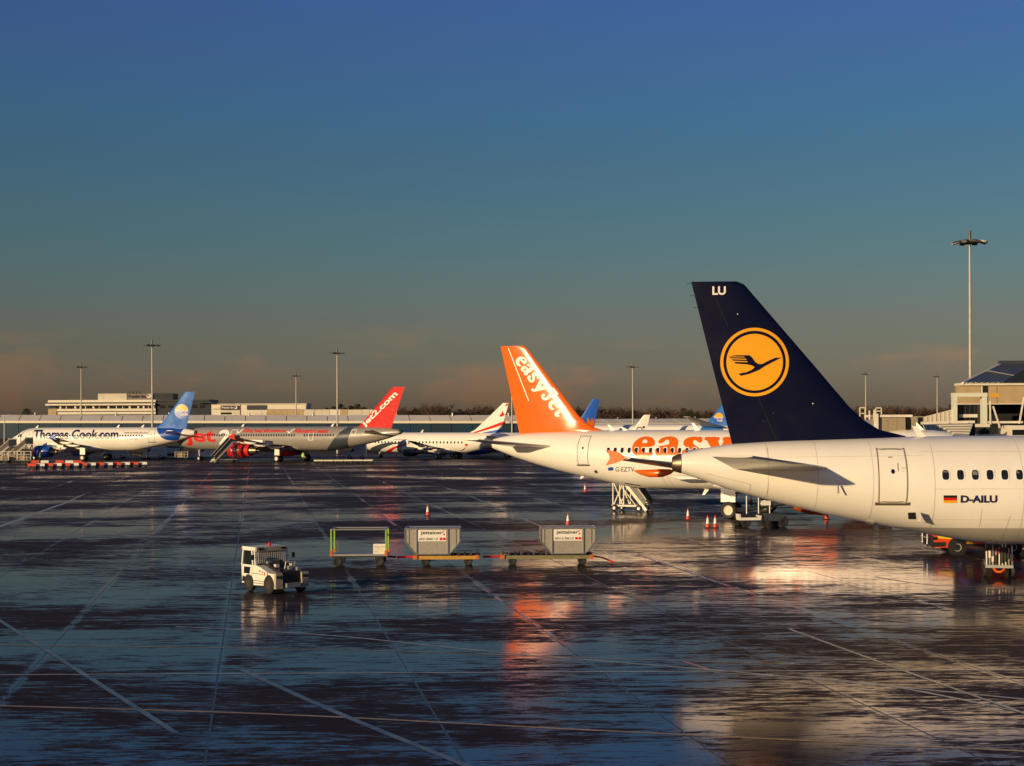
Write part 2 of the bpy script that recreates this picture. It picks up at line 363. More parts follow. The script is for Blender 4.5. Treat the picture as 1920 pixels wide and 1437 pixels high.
class Plane:
    def __init__(s, label, px, Y, rot, L, bot=1.72, D=4.11, ks=1., paint=None, side=1, cat='aeroplane', tail_py=820):
        p = at(px, tail_py, Y); s.X0, s.Y0, s.L, s.bot, s.k, s.ks = p.x, Y, L, bot, D/4.11, ks
        s.r = R(rot); s.c, s.s = math.cos(s.r), math.sin(s.r); s.side = side; s.paint = paint or WHITE
        s.root = thing('airliner', label, cat, (s.X0, Y, 0), s.r)
        s.top = bot+D
    def prof(s, t):
        n = (s.L-t)/s.ks; tt = t/s.ks
        if n < 6.6: a = [lerp(NOSE, n, k) for k in (1, 2, 3)]
        else: a = [lerp(TAIL, tt, k) for k in (1, 2, 3)]
        zt, zb = s.bot+(a[0]-1.72)*s.k, s.bot+(a[1]-1.72)*s.k
        return (zt+zb)/2, (zt-zb)/2, a[2]*s.k
    def sk(s, eps=.012, side=None):
        sd_ = side or s.side
        def f(t, z):
            zc, hh, hw = s.prof(t); q_ = max(-1, min(1, (z-zc)/hh)); th = math.asin(q_)
            return (t, sd_*(hw+eps)*math.cos(th), zc+(hh+eps)*math.sin(th))
        return f
    def uv(s, px, py, lat=None):
        """photo measurement -> (station, height) on the visible side of the aircraft"""
        xr, yr = px-960, py-HY; k = (xr-ROLL*yr)/FP; ky = (yr+ROLL*xr)/FP
        l = 1.9*s.k if lat is None else lat
        for _ in range(4):
            lx, ly = -s.side*l*s.s, s.side*l*s.c
            t = (k*(s.Y0+ly)-s.X0-lx)/(s.c-k*s.s); Yd = s.Y0+t*s.s+ly; z = CH-ky*Yd
            if lat is None:
                zc, hh, hw = s.prof(max(.01, min(s.L-.01, t))); q_ = (z-zc)/hh; l = hw*math.sqrt(max(0, 1-q_*q_))
        return t, z
    def part(s, name, mb, m, smooth=True, parent=None): return mb.build(name, m, parent or s.root, smooth)
    def fuselage(s, nseg=44):
        mb = MB(); st = []
        t = 0
        while t < 13.4*s.ks: st.append(t); t += .35*s.ks
        while t < s.L-6.6*s.ks: st.append(t); t += 1.2
        for n in (6.6, 6, 5.4, 4.8, 4.2, 3.6, 3.1, 2.7, 2.3, 1.95, 1.6, 1.2, .9, .62, .4, .22, .12, .04, 0): st.append(s.L-n*s.ks)
        for t in st:
            zc, hh, hw = s.prof(t)
            mb.v += [(t, hw*math.cos(2*math.pi*k/nseg), zc+hh*math.sin(2*math.pi*k/nseg)) for k in range(nseg)]
        for i in range(len(st)-1):
            for k in range(nseg): k2 = (k+1) % nseg; mb.f.append((i*nseg+k, i*nseg+k2, (i+1)*nseg+k2, (i+1)*nseg+k))
        mb.f.append(tuple(range((len(st)-1)*nseg, len(st)*nseg)))
        s.fus = s.part('fuselage', mb, s.paint)
        zc, hh, hw = s.prof(0)
        cap = MB()
        for t, q_ in ((.22*s.ks, 1.06), (.0, 1.03), (-.1, .85), (-.05, .5)):
            zc, hh, hw = s.prof(max(t, 0)); cap.v += [(t, hw*q_*math.cos(2*math.pi*k/24), zc+hh*q_*math.sin(2*math.pi*k/24)) for k in range(24)]
        for i in range(3):
            for k in range(24): k2 = (k+1) % 24; cap.f.append((i*24+k, i*24+k2, (i+1)*24+k2, (i+1)*24+k))
        cap.f.append(tuple(range(72, 96)))
        s.part('exhaust_cone', cap, EXH)
        return s
    def fin(s, le, te, m, tcr=.085):
        """le, te: photo measurements from base to tip"""
        LE = sorted([tuple(reversed(s.uv(*p, lat=.15))) for p in le]); TE = sorted([tuple(reversed(s.uv(*p, lat=.15))) for p in te])
        z1 = max(LE[-1][0], TE[-1][0]); z0 = s.top-.75*s.k
        s.LEt, s.TEt = LE, TE
        def ext(tab, z):
            if z < tab[0][0]: a, b = tab[0], tab[1]
            elif z > tab[-1][0]: a, b = tab[-2], tab[-1]
            else: return lerp(tab, z)
            return a[1]+(b[1]-a[1])*(z-a[0])/(b[0]-a[0]) if z > tab[-1][0] or abs(b[0]-a[0]) > 1.5 else a[1]
        s.fle, s.fte = lambda z: ext(LE, z), lambda z: ext(TE, z)
        s.finy = lambda t, z: min(.34, naca(max(0, min(1, (s.fle(z)-t)/max(.05, s.fle(z)-s.fte(z)))), tcr)*max(.05, s.fle(z)-s.fte(z)))
        zs = sorted(set([z0+(z1-z0)*k/26 for k in range(27)]+[z for z, _ in LE if z0 < z <= z1]))
        us = [0, .005, .015, .03, .06, .1, .16, .24, .34, .46, .58, .7, .82, .92, 1]
        mb = MB(); n = len(us)*2-1
        for z in zs:
            a, c = s.fle(z), max(.05, s.fle(z)-s.fte(z))
            row = [(a-u*c, min(.34, naca(u, tcr)*c), z) for u in reversed(us)]+[(a-u*c, -min(.34, naca(u, tcr)*c), z) for u in us[1:]]
            mb.v += row
        for i in range(len(zs)-1):
            for k in range(n-1): mb.f.append((i*n+k, i*n+k+1, (i+1)*n+k+1, (i+1)*n+k))
        mb.f.append(tuple(range((len(zs)-1)*n, len(zs)*n)))
        s.finp = s.part('tail_fin', mb, m)
        return s
    def fk(s, eps=.012): return lambda t, z: (t, s.side*(s.finy(t, z)+eps), z)
    def wing(s, name, secs, m, side, tc=.11):
        """secs: (y, leading edge station, chord, z)"""
        us = [1, .85, .65, .45, .28, .15, .06, .015, 0]; mb = MB(); n = len(us)*2-1
        for y, le, c, z in secs:
            mb.v += [(le-u*c, side*y, z+naca(u, tc)*c) for u in us]+[(le-u*c, side*y, z-naca(u, tc)*c*.8) for u in reversed(us[:-1])]
        for i in range(len(secs)-1):
            for k in range(n-1): mb.f.append((i*n+k, i*n+k+1, (i+1)*n+k+1, (i+1)*n+k))
        mb.f.append(tuple(range(n))); mb.f.append(tuple(range((len(secs)-1)*n, len(secs)*n)))
        return s.part(name, mb, m)
    def stabs(s, m=None, secs=None, both=True):
        k = s.k*s.ks**.3
        secs = secs or [(.5*k, 6.1*s.ks, 3.8*k, s.bot+2.85*s.k), (1.0*k, 5.75*s.ks, 3.6*k, s.bot+2.92*s.k), (6.2*k, 2.25*s.ks, 1.4*k, s.bot+3.5*s.k)]
        for sd_ in (1, -1): s.wing('tailplane', secs, m or s.paint, sd_, .075)
        return s
    def wings(s, gt, span=16.9, m=None, fence=None, root_c=6.6, eng=None, z0=2.45, zt=4.25, fair=None):
        """gt: station of the main gear"""
        g = gt; k = span/16.9
        secs = [(1.2, g+6.4*k, root_c, s.bot+.75), (6.4*k, g+3.6*k, 3.9*k, s.bot+1.25), (span, g-1.7*k, 1.55*k, zt)]
        s.wsecs = secs
        for sd_ in (1, -1):
            wo = s.wing('wing', secs, m or GREYP, sd_)
            if fence:
                f = MB().prism([(g-1.9*k, zt), (g-2.5*k, zt+.36), (g-3.2*k, zt+.50), (g-3.0*k, zt), (g-3.3*k, zt-.44), (g-2.7*k, zt-.30)], sd_*span-.03, sd_*span+.05)
                f.build('wingtip_fence', fence, wo)
            for j, (yy, fc) in enumerate(((3.6*k, WHITE), (8.2*k, WHITE), (12.2*k, fair or WHITE))):
                u = (yy-6.4*k)/(span-6.4*k); le = lerp([(q_[0], q_[1]) for q_ in secs], yy); c = lerp([(q_[0], q_[2]) for q_ in secs], yy); z = lerp([(q_[0], q_[3]) for q_ in secs], yy)
                ln = 3.2*k if j < 2 else 2.7*k; x0 = le-c*.55
                mb = MB(); pr = [(0, .02), (.1, .16), (.3, .26), (.6, .25), (.85, .14), (1, .02)]
                mb.tube([(x0-q_[0]*ln, sd_*yy, z-.30-.18*math.sin(q_[0]*3.1)) for q_ in pr], [q_[1] for q_ in pr], 10)
                mb.build('flap_fairing', fc, wo, True)
        mb = MB(); pr = [(0, .05), (.08, .55), (.2, .85), (.5, 1), (.8, .9), (.94, .5), (1, .05)]
        n = 20; x0 = g-3.2; ln = 11.5
        for a, q_ in pr: mb.v += [(x0+a*ln, 2.05*s.k*q_*math.cos(2*math.pi*j/n), s.bot+.45+.75*q_*math.sin(2*math.pi*j/n)) for j in range(n)]
        for i in range(len(pr)-1):
            for j in range(n): j2 = (j+1) % n; mb.f.append((i*n+j, i*n+j2, (i+1)*n+j2, (i+1)*n+j))
        s.part('belly_fairing', mb, s.paint)
        return s
    def engines(s, front, y, m, lip, r=1.12, ln=3.1, z=None, sides=(1, -1)):
        z = z or s.bot-.12
        for sd_ in sides:
            e = MB().lathe([(.25, r*.70), (.02, r*.80), (-.04, r*.87), (-.18, r*.94)], 'x', (0, 0, 0), 28)
            o = (front, sd_*y, z)
            pr = [(-.16, r*.935), (-.5, r), (-1.3, r*1.03), (-2.2, r*.98), (-ln, r*.78), (-ln+.05, r*.70), (-1.5, r*.72), (-.3, r*.72), (.0, r*.72)]
            nac = MB().lathe(pr, 'x', o, 28).build('engine_nacelle', m, s.root, True)
            MB().lathe([(-.3, r*.76), (0, r*.80), (.03, r*.86), (-.05, r*.92), (-.19, r*.955)], 'x', o, 28).build('inlet_lip', lip, nac, True)
            MB().lathe([(-.8, r*.74), (-.82, .25), (-.45, .12), (-.3, .01)], 'x', o, 20).build('fan_disc', BLACK, nac, True)
            MB().lathe([(-ln+.3, r*.62), (-ln-.7, r*.45), (-ln-1.25, r*.36), (-ln-1.2, r*.3), (-ln-.9, r*.28), (-ln-1.8, .04)], 'x', o, 20).build('exhaust_nozzle', EXH, nac, True)
            MB().prism([(front-.9, z+r*.9), (front-ln-2.4, z+r*.75), (front-ln-2.6, z+r*1.35), (front-2.2, z+r*1.45)], sd_*y-.16, sd_*y+.16).build('engine_pylon', WHITE, nac)
        return s
    def gear(s, gt, nose_n=5.07, y=3.8, r=.58, doors=True):
        def wheels(x, yy, r, w_, gap, nm):
            o = MB(); o.tube([(x, yy, r), (x, yy, s.bot+.7)], r*.19, 10)
            o.bar((x, yy, r*1.2), (x+r*1.2, yy, s.bot+.6), .1); o.tube([(x, yy-gap-.1, r), (x, yy+gap+.1, r)], .09, 8)
            leg = s.part('landing_gear', o, STEEL)
            for d in (-gap, gap):
                tr = MB().lathe([(-w_*.5, r*.55), (-w_*.5, r*.85), (-w_*.35, r*.98), (w_*.35, r*.98), (w_*.5, r*.85), (w_*.5, r*.55)], 'y', (x, yy+d, r*.98), 26).build('tyre', TYRE, leg, True)
                MB().lathe([(-w_*.40, .02), (-w_*.36, r*.2), (-w_*.30, r*.3), (-w_*.42, r*.5), (-w_*.46, r*.57), (w_*.46, r*.57), (w_*.42, r*.5), (w_*.30, r*.3), (w_*.40, .02)], 'y', (x, yy+d, r*.98), 20).build('wheel_hub', CREAM, leg, True)
            if doors and nm: MB().box(x-.55, x+.45, yy*1.13-.03, yy*1.13+.03, r*1.9, s.bot+.75).build('gear_door', WHITE, leg)
        for sd_ in (1, -1): wheels(gt, sd_*y, r, .42, .46, True)
        wheels(s.L-nose_n, 0, .38, .24, .25, False)
        return s
    def windows(s, t0, n, z, w_=.235, h=.34, pitch=.533, step=1, framed=False, side=None, skip=()):
        sd_ = side or s.side; f = s.sk(.012, sd_); f2 = s.sk(.018, sd_)
        zc, hh, hw = s.prof(t0+5)
        rr = lambda a, b: [(x, y) for x, y in smooth_poly([(-a/2, -b/4), (-a/3.2, -b/2), (a/3.2, -b/2), (a/2, -b/4), (a/2, b/4), (a/3.2, b/2), (-a/3.2, b/2), (-a/2, b/4)], 2)]
        me = None; fme = None
        for i in range(n):
            if i in skip: continue
            t = t0+i*pitch
            if me is None:
                base = Vector(f(t, z))
                mk = lambda VF, ff: ([Vector(ff(t+u, z+v))-base for u, v in VF[0]], VF[1])
                vs, fs = mk(flat([(rr(w_, h), [])]), f2); o = MB().add(vs, fs).build('cabin_window', GLASS, s.root, fix=False); me = o.data
                if framed:
                    vs, fs = mk(flat([(rr(w_+.10, h+.10), [rr(w_-.01, h-.01)])]), f); fo_ = MB().add(vs, fs).build('window_frame', LETW, o, fix=False); fme = fo_.data
                o.location = base
            else:
                o = bpy.data.objects.new('cabin_window', me); COL.objects.link(o); o.parent = s.root; o.location = f(t, z)
                if framed: fo_ = bpy.data.objects.new('window_frame', fme); COL.objects.link(fo_); fo_.parent = o
        return s
    def door(s, t0, t1, z0, z1, sill=True, m=None, wd=.045):
        rr = lambda a: smooth_poly([(t0+a, z0+a+.12), (t0+a+.12, z0+a), (t1-a-.12, z0+a), (t1-a, z0+a+.12), (t1-a, z1-a-.12), (t1-a-.12, z1-a), (t0+a+.12, z1-a), (t0+a, z1-a-.12)], 3)
        d = decal('cabin_door', flat([(rr(.02), [])]), s.sk(.006), s.paint, s.root)
        decal('door_seal', flat([(rr(0), [rr(wd)])]), s.sk(.012), m or SEAM, d)
        decal('door_window', flat([(ell((t0+t1)/2-s.side*-.0, z0+(z1-z0)*.58, .07, .09, 12), [])]), s.sk(.016), GLASS, d)
        if sill:
            decal('door_sill', flat([([(t0-.1, z0-.10), (t1+.1, z0-.10), (t1+.1, z0+.02), (t1-.02, z0-.02), (t0+.02, z0-.02), (t0-.1, z0+.02)], [])]), s.sk(.03), mat('sill_plate', (.10, .07, .05), .5), d)
        return d
    def letters(s, name, body, o, r_, u, m, offset=0., shear=0., fin=False, label=None, eps=.014):
        """o, r_, u: photo measurements of lower left, lower right and upper left corners"""
        lat = .15 if fin else None
        O = Vector(s.uv(*o, lat=lat)); A = Vector(s.uv(*r_, lat=lat))-O; B = Vector(s.uv(*u, lat=lat))-O
        return decal(name, fit(text2d(body, offset, shear), O, A, B), s.fk(eps) if fin else s.sk(eps), m, s.finp if fin else s.fus, .6, .15, label)
    def patch(s, name, pts, m, fin=False, holes=(), eps=.01, du=.4, dv=.12, pix=True, label=None):
        lat = .15 if fin else None
        cv = (lambda l: [s.uv(*p, lat=lat) for p in l]) if pix else (lambda l: l)
        return decal(name, flat([(cv(pts), [cv(h) for h in holes])]), s.fk(eps) if fin else s.sk(eps), m, s.finp if fin else s.fus, du, dv, label)
    def seam(s, pts, wd=.018, m=None, eps=.008):
        """thin skin joint along (station, height) points"""
        P_ = [Vector(p) for p in pts]; L1 = []; L2 = []
        for i, p in enumerate(P_):
            d = (P_[min(i+1, len(P_)-1)]-P_[max(i-1, 0)]).normalized(); n = Vector((-d.y, d.x))*wd/2; L1.append(tuple(p+n)); L2.append(tuple(p-n))
        return decal('skin_joint', flat([(L1+L2[::-1], [])]), s.sk(eps), m or FSEAM, s.fus, .4, .15)
    def blade(s, t, h=.4, c=.35, lean=.25, z=None, m=None):
        zc, hh, hw = s.prof(t); z = zc+hh-.03 if z is None else z
        sg = 1 if h > 0 else -1
        MB().prism([(t, z), (t+c, z), (t+c*.45-lean, z+h), (t-lean, z+h)], -.035, .035).build('blade_antenna', m or WHITE, s.root)

# --- navy tailed jet, closest to the camera
A = Plane('white jet with navy tail fin and yellow crane disc, nearest at right', 1265, 61, -2, 33.84, side=-1)
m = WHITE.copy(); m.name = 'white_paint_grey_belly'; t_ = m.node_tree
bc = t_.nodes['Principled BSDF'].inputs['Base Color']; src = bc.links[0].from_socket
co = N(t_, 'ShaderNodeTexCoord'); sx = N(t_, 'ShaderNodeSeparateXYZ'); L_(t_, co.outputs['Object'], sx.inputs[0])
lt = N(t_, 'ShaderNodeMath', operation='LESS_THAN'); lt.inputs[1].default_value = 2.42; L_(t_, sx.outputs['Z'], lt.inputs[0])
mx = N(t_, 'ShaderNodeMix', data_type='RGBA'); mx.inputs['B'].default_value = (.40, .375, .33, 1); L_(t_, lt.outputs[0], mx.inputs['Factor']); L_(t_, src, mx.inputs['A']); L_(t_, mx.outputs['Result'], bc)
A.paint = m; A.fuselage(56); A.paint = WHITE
A.fin([(1700, 818), (1650, 806), (1621, 788), (1593, 762), (1525.7, 683), (1475.6, 625), (1404, 542), (1396, 533), (1385, 528.5)], [(1373, 832), (1296.5, 528)], NAVY)
A.stabs(WHITE)
A.wings(17.8-.1, fence=NAVY); A.engines(26.2, 5.75, WHITE, ALU); A.gear(17.7)
P_ = lambda z, x, y: (1250+x/3.9925, 500+y/3.9917)
cz = [P_(0, *p) for p in ell(659, 715, 256, 257, 56)]
A.patch('tail_emblem', cz, YELLOW, True, holes=[[P_(0, *p) for p in ell(659, 715, 233, 234, 56)]], dv=.3, label='yellow ring and disc with flying crane')
A.patch('emblem_disc', [P_(0, *p) for p in ell(659, 716, 211, 212, 56)], YELLOW, True, dv=.3)
crane = [(465, 672), (520, 664), (620, 664), (640, 682), (662, 715), (688, 730), (716, 730), (752, 710), (800, 688), (822, 680), (826, 686), (858, 678), (838, 692), (790, 716), (735, 745), (690, 775), (620, 803), (556, 818), (538, 802), (600, 790), (640, 772), (658, 752), (640, 742), (600, 732), (515, 726), (505, 714), (605, 716), (604, 708), (495, 704), (485, 694), (598, 698), (595, 690), (478, 686), (470, 678), (585, 680), (582, 674)]
A.patch('crane_figure', [P_(0, *p) for p in crane], NAVY, True, eps=.022, dv=.3)
A.letters('fin_letters', 'LU', (1336, 553), (1361, 553), (1336, 537), LETW, .03, fin=True)
A.letters('registration', 'D-AILU', (1801, 943), (1870, 943), (1801, 929), LETN, .045)
fl = [(1769, 929), (1794, 943)]
for k, mm in enumerate((LETB, RED, mat('flag_gold', (.85, .40, .02), .4))):
    y0, y1 = 929+k*14.4/3, 929+(k+1)*14.4/3
    A.patch('flag_stripe', [(1769, y0), (1794.3, y0), (1794.3, y1), (1769, y1)], mm)
t0, z0 = A.uv(1773, 891); A.windows(t0, 30, z0, framed=True)
(ta, za), (tb, zb) = A.uv(1646, 942), A.uv(1695.5, 842)
A.door(ta, tb, za, zb)
A.seam([A.uv(1632, 841), A.uv(1699, 831)], .03, LETW)
tq, _ = A.uv(1753, 900); A.seam([(tq, 5.5), (tq, 2.1)]); A.seam([(tq, 3.9), (tq+8, 3.9)], .012)
tq2, _ = A.uv(1441, 880); A.seam([(tq2, 5.45), (tq2+.03, 4.6)]); A.seam([(tq2, 4.2), (tq2, 3.3)])
tq3, _ = A.uv(1895, 960); A.seam([(tq3, 2.9), (tq3-.15, 1.95)]); A.seam([(tq+1.7, 3.2), (tq+1.7, 2.5)], .012)
for tt in (3.4, 5.2, 7.2, 12.6, 14.8, 17.0):
    zc, hh, hw = A.prof(tt); A.seam([(tt, zc+hh*.93), (tt+.02, zc), (tt, zc-hh*.9)], .012)
for zz_ in (5.25, 2.75): A.seam([(9.0, zz_), (20, zz_)], .010)
A.seam([(2.6, 5.05), (9, 5.12)], .010)
for k, (fx_, h_) in enumerate(((2, .5), (0, .2), (5, .3), (9, .6), (14, .4))):
    tt = t0+fx_*.533; decal('window_blind', flat([([(tt-.09, z0+.15-h_*.3), (tt+.09, z0+.15-h_*.3), (tt+.09, z0+.13), (tt-.09, z0+.13)], [])]), A.sk(.021), mat('window_blind', (.22, .20, .18), .3), A.root)
GAP = mat('rudder_gap', (.012, .010, .014), .6)
for y0_, y1_ in ((560, 612), (746, 829)): A.patch('rudder_gap', [(1329+(y0_-528)*.4243, y0_), (1329.8+(y0_-528)*.4243, y0_), (1329.8+(y1_-528)*.4243, y1_), (1329+(y1_-528)*.4243, y1_)], GAP, True, eps=.028)
for px_, py_, w_ in ((1383, 589, 2.2), (1523.5, 757, 2.6), (1450, 775, 2.5), (1432, 790, 2)): A.patch('fin_fitting', ell(px_, py_, w_*.5, w_*.4, 10), LETW if px_ in (1383, 1523.5) else SLATE, True)
for (dx, dz, w_, h_) in ((.30, .12, .03, .3), (.42, .2, .16, .012), (.42, .1, .12, .012), (-.0, .62, .14, .035), (.42, .26, .2, .01)):
    c_ = ((ta+tb)/2+dx-.12, za+(zb-za)*.52+dz); A.patch('door_placard', [(c_[0], c_[1]), (c_[0]+w_, c_[1]), (c_[0]+w_, c_[1]+h_), (c_[0], c_[1]+h_)], SEAM, pix=False, eps=.018)
a, b2 = A.uv(1324, 888), A.uv(1407, 908); A.seam([a, b2], .02); A.seam([b2, (b2[0], b2[1]-.5)], .02)
A.patch('service_hatch', [(1702, 961), (1716, 960.5), (1717, 973), (1703, 973)], BLACK, eps=.02)
hz = A.uv(1719, 966); MB().box(hz[0]-.015, hz[0]+.015, -1.92, -1.6, hz[1]-.2, hz[1]+.12).build('hatch_door', WHITE, A.root)
A.patch('drain_plate', [(1618, 982.5), (1626, 975), (1640, 977), (1633, 984)], LETW, eps=.05)
for py in (532, 555, 577):
    t, z = A.uv(1297+(py-528)*.253, py, .02); MB().tube([(t, 0, z), (t-.2, 0, z+.01)], .008, 5).build('static_wick', BLACK, A.root)
A.blade(*[A.uv(1720, 815, 0)[0]], .42, .36, .2)
MB().tube([(1.0+4.9, -1.62, 4.05), (5.9, -1.75, 3.75)], .035, 6).build('fuselage_probe', ALU, A.root)

# --- orange tailed jet
GLY = {
 'e': ([(385, 240), (370, 200), (340, 170), (290, 152), (240, 152), (180, 165), (120, 195), (75, 240), (50, 290), (42, 340), (55, 390), (85, 430), (130, 460), (190, 478), (250, 478), (310, 455), (345, 420), (350, 385), (300, 390), (240, 390), (200, 370), (182, 335), (185, 312), (250, 310), (320, 305), (365, 290), (383, 265)], [[(190, 238), (205, 208), (235, 195), (262, 203), (271, 225), (264, 246), (230, 250), (197, 249)]]),
 'a': ([(435, 235), (445, 210), (480, 182), (540, 158), (600, 150), (660, 155), (705, 175), (730, 205), (735, 250), (722, 310), (722, 370), (737, 398), (755, 410), (735, 440), (700, 470), (660, 480), (625, 470), (600, 448), (575, 448), (540, 465), (490, 478), (440, 465), (405, 430), (388, 385), (395, 340), (430, 305), (480, 290), (540, 280), (585, 268), (600, 240), (593, 210), (570, 197), (545, 207), (510, 235), (470, 255), (445, 252)], [[(520, 345), (556, 325), (572, 345), (564, 380), (540, 398), (517, 382)]]),
 's': ([(1095, 205), (1090, 172), (1066, 153), (1040, 160), (1000, 155), (940, 158), (880, 170), (835, 195), (812, 235), (815, 275), (850, 310), (900, 335), (950, 350), (985, 365), (1000, 388), (985, 410), (950, 415), (915, 400), (880, 370), (840, 350), (808, 355), (790, 385), (795, 430), (815, 465), (850, 470), (890, 478), (950, 480), (1010, 470), (1055, 440), (1075, 395), (1065, 345), (1030, 310), (985, 280), (960, 255), (955, 225), (975, 207), (1005, 212), (1035, 235), (1065, 245), (1085, 235)], []),
 'y': ([(1125, 185), (1150, 160), (1230, 158), (1310, 160), (1350, 166), (1355, 190), (1335, 215), (1340, 250), (1365, 290), (1395, 260), (1410, 220), (1397, 190), (1412, 166), (1470, 157), (1540, 160), (1600, 165), (1610, 195), (1580, 215), (1550, 250), (1500, 330), (1450, 420), (1400, 510), (1350, 565), (1290, 588), (1240, 570), (1230, 530), (1258, 503), (1300, 508), (1318, 485), (1290, 430), (1240, 340), (1190, 260), (1165, 215), (1135, 205)], []),
 'J': ([(1660, 40), (1680, 20), (1780, 22), (1880, 20), (1960, 25), (1970, 55), (1945, 85), (1915, 110), (1910, 250), (1900, 350), (1870, 430), (1800, 480), (1720, 485), (1650, 455), (1625, 400), (1640, 355), (1685, 335), (1730, 360), (1735, 400), (1765, 410), (1785, 380), (1787, 250), (1785, 110), (1755, 80), (1680, 70)], []),
 't': ([(2390, 160), (2420, 140), (2450, 90), (2500, 75), (2535, 95), (2540, 150), (2600, 158), (2620, 185), (2600, 215), (2540, 222), (2538, 350), (2565, 385), (2600, 372), (2630, 390), (2615, 440), (2560, 475), (2490, 478), (2440, 445), (2425, 380), (2425, 225), (2385, 215), (2372, 185)], []),
}
def easy(word='easyJet'):
    out = []; 
    for i, ch in enumerate(word):
        o, hs = GLY[ch]; dx = 1960 if (ch == 'e' and i > 3) else 0
        out.append((smooth_poly([(x+dx, y) for x, y in o], 4), [smooth_poly([(x+dx, y) for x, y in h], 4) for h in hs]))
    return flat(out)
B = Plane('white jet with plain orange tail fin, behind the navy tailed jet', 921, 118.1, -27, 37.57, side=-1)
B.fuselage(56)
B.fin([(1128, 806.5), (1113, 802), (1098, 794), (1083, 779), (1034, 715), (988, 655), (985, 651), (980, 649)], [(972, 812), (937, 649.5)], ORANGE)
B.stabs(WHITE); B.wings(19.9, fence=ORANGE, fair=ORANGE); B.engines(28.0, 5.75, ORANGE, ALU); B.gear(19.9)
V, F = easy(); fo_ = [(492, 272), (890, 790)]
ux = Vector((fo_[1][0]-fo_[0][0], fo_[1][1]-fo_[0][1]))/2600; uy = Vector((ux.y, -ux.x)).normalized()*100/330
def fm(x, y): p = Vector(fo_[0])+ux*(x-42)+uy*(478-y); return B.uv(860+p.x/4.79, 620+p.y/4.79, lat=.15)
decal('fin_lettering', ([fm(*v) for v in V], F), B.fk(.014), LETW, B.finp, .6, .3, 'white rounded lettering running down the fin')
decal('fuselage_lettering', ([B.uv(1180+x/8, 800+y/8) for x, y in V], F), B.sk(.012), ORANGE, B.fus, .5, .12, 'big orange rounded lettering')
B.patch('rudder_hinge', [(951, 653), (953, 653), (992, 752), (990, 752)], LETW, True)
t0, z0 = B.uv(1140.6, 844.5); B.windows(t0, 40, z0, framed=True)
(ta, za), (tb, zb) = B.uv(1084, 871), B.uv(1109, 818); B.door(ta, tb, za, zb)
B.letters('registration', 'G-EZTV', (1154, 884.5), (1189, 884.5), (1154, 876), LETB)
B.patch('flag_patch', [(1140, 877), (1149.5, 876), (1150.5, 882), (1141, 883)], DBLUE)
B.seam([B.uv(1084, 816), B.uv(1118, 811)], .03, LETW)
for px in (1235, 1246): t, z = B.uv(px, 880); B.seam([(t, z), (t+.3, z-1.2)])
B.patch('service_hatch', [(1114, 882), (1119, 882), (1121, 887), (1116, 887)], BLACK, eps=.02)
B.patch('cargo_door_edge', [(1171, 905), (1200, 910), (1200, 911.5), (1171, 906.5)], BLACK, eps=.02)
for px, h in ((1146, .42), (1170, .25), (1304, .5), (1722, .5)):
    t, _ = B.uv(px, 803, 0); B.blade(t, h, .4, .28)
B.blade(B.uv(1092, 891, 0)[0], -.3, .35, .2, B.uv(1092, 890, 0)[1]); B.blade(B.uv(1322, 918, 0)[0], -.42, .35, .2, 1.75)

# --- holiday jet at far left
C = Plane('white jet with sky blue fin and sun disc, farthest left', 368, 276.3, 162, 37.57, side=1)
C.fuselage(36)
C.fin([(287, 803), (299, 797), (309, 786), (346.5, 735)], [(348, 805), (364.5, 735.3)], TCBLUE)
C.stabs(WHITE); C.wings(19.9, fence=DBLUE); C.engines(28.2, 5.75, DBLUE, RED); C.gear(19.9)
C.letters('fuselage_lettering', 'Thomas Cook.com', (65, 823.5), (224, 823.5), (65, 806), LETN, .032, .22, label='dark slanted lettering along the fuselage')
C.letters('web_address', 'www.thomascook.com', (233, 813.5), (277, 813.5), (233, 809.5), LETB, 0, .2)
C.letters('registration', 'G-DHJH', (244, 826), (258, 826), (244, 821.5), RED)
C.patch('tail_sweep', [(7.49, 5.9), (6.47, 4.63), (6.05, 4.11), (5.29, 3.63), (4.27, 3.47), (3.18, 3.63), (2.58, 4.19), (2.5, 4.6), (2.2, 5.56)], DBLUE, pix=False)
def disc(pl, cx, cy, r):
    pl.patch('tail_emblem', ell(cx, cy, r, r*1.05), DBLUE, True, dv=.3, label='globe emblem with yellow sun')
    pl.patch('emblem_sun', ell(cx+1, cy-1.2, r*.86, r*.88, 20, 180, 360), YELLOW, True, eps=.03, dv=.3)
    pl.letters('emblem_text', 'Thomas', (cx-r*.9, cy+r*.12), (cx+r*.85, cy+r*.12), (cx-r*.9, cy-r*.33), LETW, .0, fin=True, eps=.045)
    pl.letters('emblem_text', 'Cook', (cx-r*.2, cy+r*.62), (cx+r*.85, cy+r*.62), (cx-r*.2, cy+r*.16), LETW, .02, fin=True, eps=.045)
disc(C, 340.3, 771.5, 13)
t0, z0 = C.uv(266, 817.5); C.windows(t0, 38, z0, w_=.26, h=.36)
(ta, za), (tb, zb) = C.uv(291, 829), C.uv(281, 806); C.door(ta, tb, za, zb)
(ta, za), (tb, zb) = C.uv(61, 828), C.uv(52.5, 807); C.door(ta, tb, za, zb, False)
C.patch('cockpit_window', [(33, 820), (36.5, 814), (38, 814), (35.5, 820)], GLASS, eps=.02); C.patch('cockpit_window', [(37, 820), (39, 814), (40.5, 814), (39.5, 820)], GLASS, eps=.02)
for px in (70, 222, 268): C.blade(C.uv(px, 800, 0)[0], .45, .4, .3)

